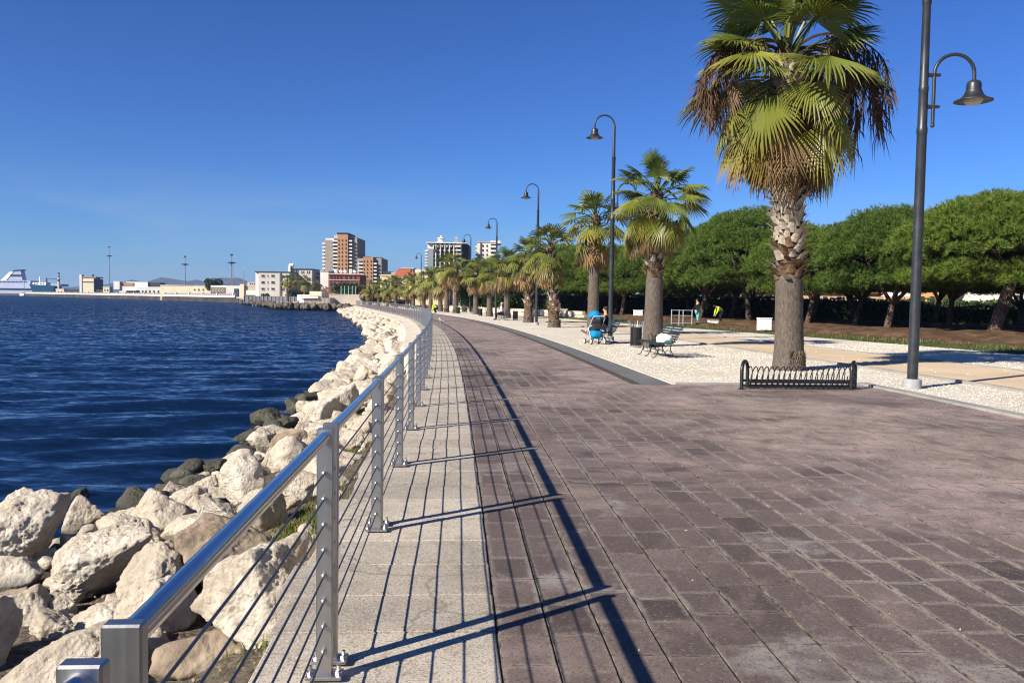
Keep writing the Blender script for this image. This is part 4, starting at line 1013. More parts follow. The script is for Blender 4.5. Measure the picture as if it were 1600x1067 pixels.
palm(3.85, 39.8, 5.7, 0.88, 0.275, 0.24, (0.05, 0.0), 3.6, 'third palm rising behind the blue stroller', 3, (6, 8, 8, 7, 6, 5, 5), 16, 40)
palm(2.52, 49.9, 4.9, 0.92, 0.33, 0.26, (-0.3, 0.0), 0.3, 'fourth palm, short with a rough flaky trunk down to the ground', 4, (6, 7, 7, 6, 5, 4, 4), 16, 70, 0.9)
palm(1.16, 59.8, 5.0, 0.95, 0.33, 0.28, (-0.1, 0.0), 0.3, 'fifth palm, next to the third lamp post', 5, (6, 7, 7, 6, 5, 4, 4), 20, 50, 0.9)
palm(-0.48, 73.5, 5.0, 0.98, 0.29, 0.25, (-0.05, 0), 2.4, 'sixth palm with a broad brown skirt behind the man in white', 6, (5, 7, 6, 6, 4, 3, 2), 30, 20)
palm(-2.19, 79.5, 4.7, 0.95, 0.29, 0.25, (0, 0), 2.4, 'seventh palm, its brown skirt left of the man in white', 7, (5, 7, 6, 6, 4, 3, 2), 28, 20)
palm(-4.0, 90.5, 4.9, 1.0, 0.29, 0.25, (0, 0), 2.2, 'eighth palm, beside a dark bin and the low stone wall', 8, (5, 6, 6, 6, 4, 4, 3), 18, 14)
palm(-6.5, 95, 5.6, 1.0, 0.29, 0.26, (0, 0), 1.6, 'ninth palm with a tall pale bare trunk below the dark hotel', 9, (5, 6, 6, 6, 5, 4, 3), 12, 30)
palm(-7.95, 100.5, 5.9, 1.05, 0.3, 0.25, (0, 0), 2.0, 'tenth palm, tall, its crown in front of the dark hotel', 10, (5, 6, 7, 6, 5, 4, 3), 18, 10)
for i, (x, y, h) in enumerate([(-9.1, 105, 4.3), (-11.2, 114, 4.7), (-13.0, 122, 4.4), (-15.6, 131, 4.5), (-17.6, 139, 4.2), (-20.6, 147, 4.4), (-23.2, 154, 4.0), (-26.2, 163, 4.3), (-29.6, 172, 4.0)]):
    palm(x, y, h, 1.05, 0.29, 0.25, (0, 0), 1.6, ('eleventh', 'twelfth', 'thirteenth', 'fourteenth', 'fifteenth', 'sixteenth', 'seventeenth', 'eighteenth', 'farthest')[i] + ' palm of the row, a small distant one at the bend of the promenade', 20+i, (4, 5, 5, 5, 4, 3, 2), 12, 0, fringe=False, group='distant palms at the bend')

# ================================================================ UMBRELLA PINES
NEEDLE = m_leaf('pine_needles', (0.036, 0.085, 0.009), (0.125, 0.19, 0.02), (0.17, 0.22, 0.035), 0.25, 0.6)
def m_bark():
    m, t, b = mat('pine_bark', 0.95, spec=0.1); N = NT(m); co = N.coord('Object')
    mp = N.new('Mapping'); mp.inputs['Scale'].default_value = (5, 5, 1.6); N.link(co, mp.inputs['Vector'])
    v = N.voro(mp.outputs[0], 2.2, 'DISTANCE_TO_EDGE'); n = N.noise(co, 7, 6, 0.65)
    c = N.ramp(n, [(0.3, (0.075, 0.05, 0.035)), (0.55, (0.18, 0.125, 0.09)), (0.75, (0.3, 0.22, 0.16))]); c = N.mix(N.rng(v, 0.0, 0.09, 0.8, 0.0), c, (0.03, 0.02, 0.015))
    N.col(c); N.bump(N.math('ADD', N.rng(v, 0, 0.15, 0, 1), n), 0.9, 0.05); return m
BARK = m_bark()
def pine_meshes(seed, rx=4.8, ztop=7.5, zbot=2.75, big_lean=False):
    R = random.Random(seed); r = np.random.RandomState(seed)
    # clumps spread over a low dome, each a hemisphere of needle tufts
    cl = []
    for i in range(330):
        a = i*2.39996; q = math.sqrt((i+0.5)/330)*1.0; 
        dome = math.sqrt(max(0, 1-q*q*0.94)); z = zbot + 0.35 + (ztop-zbot-0.75)*dome + R.uniform(-0.3, 0.3)
        cl.append((rx*q*math.cos(a) + R.uniform(-.2, .2), rx*q*math.sin(a) + R.uniform(-.2, .2), z, R.uniform(0.5, 0.85)))
    for i in range(120):
        a = R.uniform(0, 6.28); q = R.uniform(0.45, 0.97); cl.append((rx*q*math.cos(a), rx*q*math.sin(a), zbot + R.uniform(-0.2, 1.3)*(1.15-q*0.6), R.uniform(0.45, 0.75)))
    Vs, Ts = [], []
    for (cx, cy, cz, cr) in cl:
        nt_ = int(46*cr/0.65); d = r.normal(size=(nt_, 3)); d[:, 2] = np.abs(d[:, 2])*0.9 - 0.15; d /= np.linalg.norm(d, axis=1)[:, None]
        base = np.array([cx, cy, cz]) + d*cr*r.uniform(0.55, 1.0, (nt_, 1))*[1, 1, 0.75]
        nb = 10
        ax = d[:, None, :]*0.9 + r.normal(0, 0.55, (nt_, nb, 3)) + [0, 0, 0.45]; ax /= np.linalg.norm(ax, axis=2)[..., None]
        ln = r.uniform(0.16, 0.31, (nt_, nb, 1)); sd = np.cross(ax, r.normal(size=(nt_, nb, 3))); sd /= np.linalg.norm(sd, axis=2)[..., None]
        b0 = base[:, None, :] + 0*ax; w = 0.0145
        tri = np.stack([b0 - sd*w, b0 + sd*w, b0 + ax*ln], 2); Vs.append(tri.reshape(-1, 3))
        br = r.uniform(0, 1, (nt_, 1, 1)) + 0*ln; t = np.zeros((nt_, nb, 3, 2)); t[..., 1] = br; t[:, :, 2, 0] = 0.5; Ts.append(t.reshape(-1, 2))
    V_ = np.vstack(Vs); T_ = np.vstack(Ts); F_ = np.arange(len(V_)).reshape(-1, 3)
    crown = np_mesh('crown', V_, F_, NEEDLE, False, T_)
    tb = MB(); lx, ly = R.uniform(-0.9, 0.9), R.uniform(-0.5, 0.5); fork = R.uniform(1.5, 2.3)
    if big_lean: lx, ly, fork = 1.5, -0.2, 3.2
    st = [(0, 0, -0.1), (lx*0.1, ly*0.1, 0.5), (lx*0.35, ly*0.4, fork*0.6), (lx*0.6, ly*0.7, fork)]
    tb.tube(st, [0.27, 0.22, 0.19, 0.18] if not big_lean else [0.42, 0.33, 0.3, 0.27], 12)
    for k in range(R.choice([4, 5, 6])):
        a = k*6.28/5 + R.uniform(-.5, .5); q = R.uniform(1.3, 2.6); e = (lx*0.6 + q*math.cos(a), ly*0.7 + q*math.sin(a), R.uniform(4.3, 5.6)); s0 = st[-1]
        m1 = tuple(s0[i]*0.62 + e[i]*0.38 + (R.uniform(-.25, .25)) for i in range(3)); m2 = tuple(s0[i]*0.28 + e[i]*0.72 + R.uniform(-.25, .25) for i in range(3))
        tb.tube([s0, m1, m2, e], [0.14, 0.1, 0.07, 0.03], 7)
        for j in range(3):
            b = R.uniform(0, 6.28); e2 = (m2[0]+0.9*math.cos(b), m2[1]+0.9*math.sin(b), m2[2]+R.uniform(0.1, 0.9)); tb.tube([m2, tuple((m2[i]+e2[i])/2 + R.uniform(-.1, .1) for i in range(3)), e2], [0.05, 0.035, 0.015], 5)
    return crown, tb.mesh('trunk', BARK, True)
PINES = [pine_meshes(60+i, 3.75+0.3*i, 7.1+0.25*i) for i in range(4)]
pine_spots = []
rp = random.Random(77)
named = {0: 'right hand pine with a bare leaning sunlit trunk', }
def front_x(y): return lerp_tab([(28, 33.5), (36, 29), (44, 25.4), (53, 21.9), (64, 18.2), (82, 12.4), (100, 6.2), (120, -0.5), (150, -9)], y)
fr = [44.0, 50.6, 57.5, 64.0, 71, 78, 85.5, 93, 101, 110, 120, 131]
for i, y in enumerate(fr): pine_spots.append((front_x(y), y, 0))
for i, y in enumerate([35.0, 40.5, 47, 53.5, 60.5, 67.5, 75, 83, 91, 99, 107]): pine_spots.append((front_x(y) + 6.4 + rp.uniform(-1, 1), y+rp.uniform(-1.5, 1.5), 1))
for i, y in enumerate([41, 48, 55, 62, 69, 77, 85, 94, 103]): pine_spots.append((front_x(y) + 13 + rp.uniform(-1, 1), y+rp.uniform(-1.5, 1.5), 2))
for i, (x, y, row) in enumerate(pine_spots):
    cr, tr = PINES[i % 4] if i else pine_meshes(99, 4.9, 7.6, 2.9, True); sc = rp.uniform(0.88, 1.1)*(1.0 if row < 2 else 1.04)
    lab = {0: 'pine at the right with a thick bare trunk leaning in the sun', 1: 'pine just right of the nearest lamp post, in the front row', 2: 'pine between the nearest lamp post and the tallest palm', 3: 'pine whose crown shows right behind the tallest palm', 4: 'pine behind the workers, left of the tallest palm'}.get(i)
    if lab is None: lab = (('sixth', 'seventh', 'eighth', 'ninth', 'tenth', 'eleventh', 'twelfth')[i-5] + ' pine of the front row counted from the right, behind the smaller palms' if row == 0 else 'umbrella pine in the rows behind, trunk in deep shade')
    root = empty('pine_tree', (x, y, 0.12), rp.uniform(0, 6.28) if i else 0.0, lab, 'pine tree', 'umbrella pines in the park' if row == 0 else 'pines of the back rows')
    root.scale = (sc, sc, sc*rp.uniform(0.95, 1.04)); inst(tr, 'trunk', root); inst(cr, 'crown', root)
# ================================================================ STREET FURNITURE
def arc(c, r, a0, a1, n, plane='xz', off=0.0):
    out = []
    for i in range(n+1):
        a = math.radians(a0 + (a1-a0)*i/n); u_, v_ = c[0] + r*math.cos(a), c[1] + r*math.sin(a)
        out.append((u_, off, v_) if plane == 'xz' else (off, u_, v_))
    return out
def make_bench():
    root = empty('bench')
    prof = [(-0.34, 0.40), (-0.30, 0.435), (-0.22, 0.445), (-0.14, 0.44), (-0.06, 0.43), (0.02, 0.42), (0.10, 0.42)]
    for (x, z) in prof:
        m = MB(); m.box(x-0.03, x+0.03, -0.9, 0.9, z-0.012, z+0.012, 0.004); m.obj('seat_slat', DKGREEN, root)
    for i in range(7):
        t = i/6; x = 0.19 + 0.20*t + 0.06*t*t; z = 0.47 + 0.42*t; m = MB(); R_ = Matrix.Translation((x, 0, z)) @ Matrix.Rotation(math.radians(24), 4, 'Y'); m.box(-0.011, 0.011, -0.9, 0.9, -0.024, 0.024, 0.004, R_); m.obj('back_slat', DKGREEN, root)
    for y in (-0.72, 0.0, 0.72):
        m = MB()
        m.tube([(-0.36, y, 0.385), (-0.28, y, 0.42), (-0.1, y, 0.415), (0.08, y, 0.40), (0.19, y, 0.45), (0.3, y, 0.66), (0.42, y, 0.86), (0.5, y, 0.9), (0.53, y, 0.87)], 0.015, 6)
        m.tube([(-0.3, y, 0.40), (-0.26, y, 0.24), (-0.33, y, 0.06), (-0.4, y, 0.0), (-0.44, y, 0.03)], 0.015, 6)
        m.tube([(0.12, y, 0.40), (0.1, y, 0.24), (0.2, y, 0.06), (0.29, y, 0.0), (0.33, y, 0.03)], 0.015, 6)
        m.tube(arc((-0.19, 0.15), 0.075, -60, 200, 10, 'xz', y) + arc((0.03, 0.15), 0.075, -20, 240, 10, 'xz', y)[::-1], 0.01, 5)
        m.obj('side_frame', DKGREEN, root, 40)
    m = MB(); m.tube([(-0.08, -0.72, 0.2), (-0.08, 0.72, 0.2)], 0.01, 6); m.obj('stretcher', DKGREEN, root)
    return root
bench0 = make_bench()
for i, (x, y, rz, lab) in enumerate([(4.36, 24.6, 0.14, 'dark slatted bench with a white bag on it, facing the path'), (3.62, 32.3, 0.1, 'bench beside the second lamp post, mostly behind the blue stroller'), (-0.72, 66.0, 0.2, 'bench under the palms with a man in white sitting on it')]):
    o = bench0 if i == 0 else copy_tree(bench0); o.location = (x, y, 0.0); o.rotation_euler = (0, 0, rz); tag(o, lab, 'bench', 'slatted benches along the promenade')
# white bag slumped on the near bench
U, F_ = ico(4); V_ = U*np.array([0.23, 0.27, 0.095]); V_[:, 2] = np.sign(V_[:, 2])*np.abs(V_[:, 2])**0.8; V_ += U*fbm(U*3, 3, 3)[:, None]*0.022
bag = empty('bag', (4.40, 24.05, 0.535), 0.2, 'crumpled white bag lying on the slatted bench seat', 'bag')
inst(np_mesh('sack', V_, F_, WHITE, True), 'sack', bag)
m = MB(); m.box(-0.12, 0.1, -0.34, -0.29, -0.12, -0.03, 0.02); m.obj('corner_flap', plain('teal_cloth', (0.05, 0.16, 0.16), 0.8), bag)
m = MB(); m.tube([(-0.05, -0.1, 0.1), (-0.08, 0.0, 0.17), (-0.05, 0.1, 0.11)], 0.01, 6); m.obj('handle', WHITE, bag)

def make_bin():
    root = empty('litter_bin'); m = MB(); m.lathe([(0.22, -0.02), (0.22, 0.03), (0.14, 0.04)], 18); m.obj('base', CEMENT, root, 40)
    m = MB(); m.lathe([(0.0, 0.09), (0.188, 0.09), (0.188, 0.70), (0.17, 0.70), (0.17, 0.12), (0.0, 0.12)], 22, (0, 0, 0), False); m.obj('liner', BLACK, root, 40)
    pr = MB(); pr.box(0.188, 0.20, -0.018, 0.018, 0.06, 0.72, 0.003); st_ = pr.mesh('slat', BLACK)
    fl = MB(); fl.add([(0.19, -0.018, 0.72), (0.19, 0.018, 0.72), (0.31, 0.01, 0.93), (0.31, -0.01, 0.93), (0.18, -0.018, 0.72), (0.18, 0.018, 0.72), (0.30, 0.01, 0.94), (0.30, -0.01, 0.94)], [(0, 1, 2, 3), (7, 6, 5, 4), (0, 3, 7, 4), (1, 5, 6, 2), (2, 6, 7, 3), (0, 4, 5, 1)])
    tp = fl.mesh('flared_tip', STEEL)
    for k in range(20):
        a = 2*math.pi*k/20; inst(st_, 'slat', root, (0, 0, 0), (0, 0, a))
        if k % 2 == 0: inst(tp, 'flared_tip', root, (0, 0, 0), (0, 0, a))
    return root
bin0 = make_bin()
for i, (x, y, lab) in enumerate([(4.34, 29.1, 'black slatted litter bin beside the second palm'), (0.24, 66.5, 'dark litter bin right behind the man in white'), (-3.1, 80.5, 'dark litter bin between the sixth and eighth palms'), (-6.0, 92.0, 'dark litter bin by the foot of the ninth palm')]):
    o = bin0 if i == 0 else copy_tree(bin0); o.location = (x, y, 0.0); tag(o, lab, 'litter bin', 'litter bins along the promenade')

# bicycle rack: two hoops, a coil between them on two rails
rack = empty('bicycle_rack', (5.42, 15.62, 0.012), math.radians(5.0), 'black coil bicycle rack with round end hoops in front of the tallest palm', 'bicycle rack')
for sx in (-1, 1):
    m = MB(); x = sx*1.06; pts = [(x, -0.17, 0.0), (x, -0.17, 0.34)] + [(x, 0.17*-math.cos(t), 0.34 + 0.17*math.sin(t)) for t in [math.pi*i/12 for i in range(1, 12)]] + [(x, 0.17, 0.34), (x, 0.17, 0.0)]
    R_ = Matrix.Translation((x, 0, 0)) @ Matrix.Rotation(math.radians(38*sx if sx < 0 else -38), 4, 'Z') @ Matrix.Translation((-x, 0, 0))
    m.tube([tuple(R_ @ Vector(p)) for p in pts], 0.034, 12); h = m.obj('end_hoop', BLACK, rack, 40)
    f = MB(); 
    for p in (pts[0], pts[-1]): q = R_ @ Vector(p); f.box(q.x-0.06, q.x+0.06, q.y-0.05, q.y+0.05, 0, 0.012, 0.003)
    f.obj('foot_plate', BLACK, h)
m = MB(); pts = []; turns = 19
for i in range(turns*18+1):
    t = i/18*2*math.pi; x = -1.0 + 2.0*i/(turns*18); pts.append((x + 0.035*math.sin(t+0.6), 0.13*math.cos(t), 0.235 + 0.18*math.sin(t)))
m.tube(pts, 0.0105, 6); m.obj('coil', BLACK, rack, True)
for y in (-0.13, 0.13):
    m = MB(); m.tube([(-1.05, y, 0.14), (1.05, y, 0.14)], 0.024, 8); m.obj('rail', BLACK, rack, 40)
for y in (-0.13, 0.13):
    m = MB(); m.tube([(-1.05, y, 0.045), (1.05, y, 0.045)], 0.018, 8); m.obj('rail', BLACK, rack, 40)

# stroller (local: faces +y, its back towards the camera)
BLUE = plain('blue_fabric', (0.004, 0.19, 0.40), 0.75, 0, 0.12, 14, 0.2, 0.2); CHAR = plain('charcoal_fabric', (0.03, 0.032, 0.036), 0.85, 0, 0.2, 14, 0.2, 0.2)
PALEPL = plain('pale_plastic', (0.55, 0.55, 0.53), 0.5); TYRE = plain('tyre_rubber', (0.05, 0.05, 0.05), 0.8)
st = empty('stroller', (3.12, 31.2, 0.0), math.radians(16), 'blue and charcoal stroller parked on the gravel', 'stroller')
U, F_ = ico(4); 
def shell(fn, nm, m, par):
    V_ = np.array([fn(u_) for u_ in U]); return inst(np_mesh(nm, V_, F_, m, True), nm, par)
shell(lambda u_: (0.245*u_[0], 0.10 + 0.26*u_[1] - 0.05*max(0, u_[2]), 1.0 + (0.25 if u_[2] > 0 else 0.06)*u_[2]), 'hood', BLUE, st)
shell(lambda u_: (0.215*np.sign(u_[0])*abs(u_[0])**0.6, -0.115 + 0.09*u_[1] + 0.10*u_[2], 0.84 + 0.30*np.sign(u_[2])*abs(u_[2])**0.7), 'seat_back', CHAR, st)
shell(lambda u_: (0.22*np.sign(u_[0])*abs(u_[0])**0.6, 0.12 + 0.24*u_[1], 0.56 + 0.10*u_[2]), 'seat', CHAR, st)
b_ = shell(lambda u_: (0.225*np.sign(u_[0])*abs(u_[0])**0.55, -0.04 + 0.24*u_[1], 0.36 + 0.165*np.sign(u_[2])*abs(u_[2])**0.7), 'basket', BLUE, st)
m = MB(); m.box(-0.06, 0.06, -0.29, -0.265, 0.93, 1.02, 0.008); m.obj('pocket', BLUE, st)
m = MB()
for sx in (-1, 1):
    m.tube([(sx*0.25, 0.36, 0.14), (sx*0.255, 0.12, 0.45), (sx*0.25, -0.12, 0.75), (sx*0.24, -0.34, 1.0), (sx*0.18, -0.40, 1.05)], 0.013, 8); m.tube([(sx*0.25, -0.3, 0.12), (sx*0.255, -0.06, 0.42), (sx*0.25, 0.1, 0.62)], 0.013, 8)
m.tube([(-0.18, -0.40, 1.05), (0.18, -0.40, 1.05)], 0.018, 8); m.tube([(-0.25, -0.3, 0.14), (0.25, -0.3, 0.14)], 0.012, 8); m.obj('frame', PALEPL, st, 40)
for sx in (-1, 1):
    for y, rad in ((-0.3, 0.115), (0.36, 0.10)):
        w = MB(); 
        w.tube([(sx*0.27-0.022, y, rad), (sx*0.27+0.022, y, rad)], rad, 18); wh = w.obj('wheel', TYRE, st, 40)
        w = MB(); w.tube([(sx*0.27-0.026, y, rad), (sx*0.27+0.026, y, rad)], rad*0.72, 14); w.obj('hub', PALEPL, wh, 40)

# ================================================================ PEOPLE
SKIN = plain('skin', (0.42, 0.24, 0.16), 0.6); HAIRD = plain('dark_hair', (0.03, 0.02, 0.015), 0.7); HAIRG = plain('grey_hair', (0.4, 0.37, 0.34), 0.7)
def skin_obj(name, nodes, edges, m, parent, sub=2):
    me = bpy.data.meshes.new(name); keys = list(nodes); me.from_pydata([nodes[k][0] for k in keys], [(keys.index(a), keys.index(b)) for a, b in edges], [])
    o = bpy.data.objects.new(name, me); _link(o, parent); me.materials.append(m)
    sk = o.modifiers.new('skin', 'SKIN'); sk.use_smooth_shade = True
    for k, d in zip(keys, me.skin_vertices[0].data): d.radius = (nodes[k][1], nodes[k][1]); d.use_root = False
    me.skin_vertices[0].data[0].use_root = True
    sb = o.modifiers.new('sub', 'SUBSURF'); sb.levels = sb.render_levels = sub
    return o
def person(loc, rz, label, J, top, legs, shoe, hair, group=None, cap=None):
    """J: joint positions in a frame whose +x is the way the person faces; z up"""
    root = empty('person', loc, rz, label, 'person', group)
    v = lambda k: Vector(J[k])
    n = {'pelvis': (J['pelvis'], 0.125), 'waist': (v('pelvis').lerp(v('chest'), 0.5), 0.115), 'chest': (J['chest'], 0.14), 'neck': (v('chest').lerp(v('head'), 0.55), 0.055), 'head': (J['head'], 0.088), 'crown': (v('head') + (v('head')-v('chest')).normalized()*0.09, 0.078)}
    e = [('pelvis', 'waist'), ('waist', 'chest'), ('chest', 'neck'), ('neck', 'head'), ('head', 'crown')]
    fd = Vector((1, 0, 0)) if 'face' not in J else Vector(J['face'])
    n['nose'] = (v('head') + fd*0.11 - Vector((0, 0, 0.01)), 0.014); e.append(('head', 'nose'))
    for s in 'lr':
        n['sh'+s] = (J['sh'+s], 0.062); n['el'+s] = (J['el'+s], 0.045); n['wr'+s] = (J['wr'+s], 0.031)
        e += [('chest', 'sh'+s), ('sh'+s, 'el'+s), ('el'+s, 'wr'+s)]
        d = (v('wr'+s) - v('el'+s)).normalized(); pl = v('wr'+s) + d*0.075; n['pa'+s] = (pl, 0.034); e.append(('wr'+s, 'pa'+s)); q = d.cross(Vector((0.3, 0.2, 1))).normalized()
        for i, (a, L_) in enumerate(((-0.030, 0.062), (-0.010, 0.078), (0.011, 0.073), (0.030, 0.056))):
            p1 = pl + d*0.03 + q*a; p2 = p1 + d*L_*0.6 + Vector((0, 0, -0.014)); n['f%d%s' % (i, s)] = (p1, 0.010); n['g%d%s' % (i, s)] = (p2, 0.008); e += [('pa'+s, 'f%d%s' % (i, s)), ('f%d%s' % (i, s), 'g%d%s' % (i, s))]
        tp = v('wr'+s) + d*0.05 - q*0.055; n['th'+s] = (tp, 0.010); e.append(('pa'+s, 'th'+s))
        n['hp'+s] = (J['hp'+s], 0.1); n['kn'+s] = (J['kn'+s], 0.06); n['cf'+s] = (v('kn'+s).lerp(v('an'+s), 0.4), 0.055); n['an'+s] = (J['an'+s], 0.038); n['to'+s] = (J['to'+s], 0.035)
        e += [('pelvis', 'hp'+s), ('hp'+s, 'kn'+s), ('kn'+s, 'cf'+s), ('cf'+s, 'an'+s), ('an'+s, 'to'+s)]
    skin_obj('body', n, e, SKIN, root, 1)
    tn = {k: n[k] for k in ('pelvis', 'waist', 'chest', 'shl', 'shr', 'ell', 'elr', 'wrl', 'wrr')}; tn = {k: (p, r_*1.16 + 0.008) for k, (p, r_) in tn.items()}
    skin_obj('top', tn, [('pelvis', 'waist'), ('waist', 'chest')] + [p for s in 'lr' for p in (('chest', 'sh'+s), ('sh'+s, 'el'+s), ('el'+s, 'wr'+s))], top, root, 1)
    ln = {k: (n[k][0], n[k][1]*1.14 + 0.01) for k in ('pelvis', 'hpl', 'hpr', 'knl', 'knr', 'cfl', 'cfr', 'anl', 'anr')}
    skin_obj('trousers', ln, [p for s in 'lr' for p in (('pelvis', 'hp'+s), ('hp'+s, 'kn'+s), ('kn'+s, 'cf'+s), ('cf'+s, 'an'+s))], legs, root, 1)
    for s in 'lr':
        hd = (v('to'+s) - v('an'+s)).normalized(); skin_obj('shoe', {'a': (v('an'+s) - hd*0.05 + Vector((0, 0, -0.02)), 0.045), 'b': (v('an'+s).lerp(v('to'+s), 0.6), 0.048), 'c': (v('to'+s) + hd*0.03, 0.038)}, [('a', 'b'), ('b', 'c')], shoe, root, 1)
    up = (v('head') - v('chest')).normalized(); c = v('head') + up*0.055 - fd*0.02
    b = MB(); b.ball((0, 0, 0), (0.105, 0.098, 0.085), 14, 8); h = b.obj('hair' if not cap else 'cap', cap or hair, root, True); h.location = c
    return root
def seated(knx=0.44, lift=None, lean=0.08):
    J = dict(pelvis=(0, 0, 0.54), chest=(-lean, 0, 0.98), head=(-lean*0.6, 0, 1.28), shl=(-lean, 0.19, 1.03), shr=(-lean, -0.19, 1.03), ell=(0.1, 0.26, 0.8), elr=(0.1, -0.26, 0.8), wrl=(0.32, 0.18, 0.66), wrr=(0.32, -0.16, 0.66),
      hpl=(0.05, 0.1, 0.52), hpr=(0.05, -0.1, 0.52), knl=(knx, 0.12, 0.52), knr=(knx, -0.12, 0.52), anl=(knx+0.02, 0.13, 0.09), anr=(knx+0.02, -0.13, 0.09), tol=(knx+0.19, 0.14, 0.045), tor=(knx+0.19, -0.14, 0.045))
    if lift: J.update(knl=(0.44, 0.02, 0.66), anl=(0.72, -0.04, 0.42), tol=(0.86, -0.04, 0.48))
    return J
BLKC = plain('black_cloth', (0.012, 0.012, 0.014), 0.9, 0, 0.3, 8, 0.3, 0.1); GREYT = plain('grey_trousers', (0.32, 0.3, 0.28), 0.9, 0, 0.15, 8, 0.3, 0.1); BRSH = plain('brown_shoe', (0.22, 0.1, 0.04), 0.6)
person((3.52, 31.95, 0.0), math.pi + 0.05, 'person in black jacket and grey trousers seated with crossed legs behind the stroller', seated(lift=True), BLKC, GREYT, BRSH, HAIRD)
WSH = plain('white_shirt', (0.72, 0.72, 0.7), 0.9, 0, 0.08, 8, 0.3, 0.1)
person((-0.78, 65.7, 0.0), math.pi + 0.2, 'person in white shirt and dark trousers sitting on the far bench', seated(0.5, None, -0.12), WSH, BLKC, BLKC, HAIRG)
TEALT = plain('teal_trousers', (0.13, 0.38, 0.34), 0.9, 0, 0.15, 8, 0.3, 0.1); HIVIS = plain('yellow_vest', (0.52, 0.78, 0.03), 0.8, 0, 0.1, 8, 0.2, 0.1)
stand = dict(pelvis=(0, 0, 0.9), chest=(0.02, 0, 1.32), head=(0.08, 0, 1.6), shl=(0.02, 0.18, 1.38), shr=(0.02, -0.18, 1.38), ell=(0.06, 0.25, 1.1), elr=(0.1, -0.24, 1.1), wrl=(0.24, 0.2, 0.92), wrr=(0.3, -0.16, 0.98), hpl=(0, 0.09, 0.86), hpr=(0, -0.09, 0.86), knl=(0.06, 0.11, 0.48), knr=(-0.04, -0.12, 0.48), anl=(0.04, 0.12, 0.09), anr=(-0.12, -0.13, 0.09), tol=(0.2, 0.13, 0.04), tor=(0.04, -0.14, 0.04))
p = gz(1090, 508, 0.08); person((p[0], p[1], 0.14), math.radians(200), 'worker in dark top and teal trousers standing by the pale barrier', stand, BLKC, TEALT, BLKC, HAIRD)
bend = dict(stand); bend.update(pelvis=(-0.12, 0, 0.84), chest=(0.22, 0, 1.12), head=(0.48, 0, 1.2), shl=(0.25, 0.18, 1.13), shr=(0.25, -0.18, 1.13), ell=(0.34, 0.22, 0.86), elr=(0.34, -0.22, 0.86), wrl=(0.44, 0.14, 0.62), wrr=(0.44, -0.14, 0.62), hpl=(-0.1, 0.1, 0.82), hpr=(-0.1, -0.1, 0.82), knl=(0.08, 0.12, 0.46), knr=(0.04, -0.12, 0.46), anl=(0.0, 0.12, 0.09), anr=(-0.06, -0.12, 0.09), tol=(0.16, 0.13, 0.04), tor=(0.1, -0.13, 0.04))
p = gz(1126, 506, 0.1); person((p[0], p[1], 0.16), math.radians(190), 'worker in bright yellow top bending forward under the pines', bend, HIVIS, BLKC, BLKC, HAIRD)
crouch = dict(bend); crouch.update({k: (bend[k][0], bend[k][1], bend[k][2]-0.32) for k in ('pelvis', 'chest', 'head', 'shl', 'shr', 'ell', 'elr', 'wrl', 'wrr', 'hpl', 'hpr')}); crouch.update(knl=(0.22, 0.14, 0.46), knr=(0.2, -0.14, 0.44))
p = gz(681, 489, 0.0); person((p[0], p[1], 0.0), math.radians(170), 'crouching worker in a yellow vest near the far palms', crouch, HIVIS, BLKC, BLKC, HAIRD)
# a gull on the paving
gl = empty('gull', (gz(689, 509, 0)[0], gz(689, 509, 0)[1], 0.012), 2.2, 'small grey and white bird standing on the far paving', 'bird')
U, F_ = ico(3); GULLW = plain('white_feather', (0.75, 0.74, 0.72), 0.8); GULLG = plain('grey_feather', (0.2, 0.2, 0.21), 0.8)
V_ = np.array([(0.17*u_[0] - 0.05*max(0, -u_[0]), 0.075*u_[1], 0.24 + 0.085*u_[2] + 0.05*u_[0]) for u_ in U]); V_ = V_
hd = np.array([(0.16+0.05*u_[0], 0.04*u_[1], 0.40+0.045*u_[2]) for u_ in U])
sk = {'t': ((-0.24, 0, 0.2), 0.02), 'b': ((-0.08, 0, 0.235), 0.075), 'c': ((0.08, 0, 0.28), 0.08), 'n': ((0.14, 0, 0.36), 0.045), 'h': ((0.17, 0, 0.41), 0.045), 'k': ((0.24, 0, 0.405), 0.012)}
skin_obj('body', sk, [('t', 'b'), ('b', 'c'), ('c', 'n'), ('n', 'h'), ('h', 'k')], GULLW, gl, 2)
for sy in (-1, 1):
    b = MB(); b.ball((-0.07, sy*0.07, 0.265), (0.19, 0.02, 0.06), 10, 6); b.obj('wing', GULLG, gl, True)
    b = MB(); b.tube([(0.0, sy*0.03, 0.2), (0.005, sy*0.03, 0.0)], 0.008, 6); b.box(-0.01, 0.05, sy*0.03-0.02, sy*0.03+0.02, 0, 0.006); b.obj('leg', plain('bird_leg', (0.4, 0.25, 0.1), 0.6) if sy < 0 else bpy.data.materials['bird_leg'], gl)

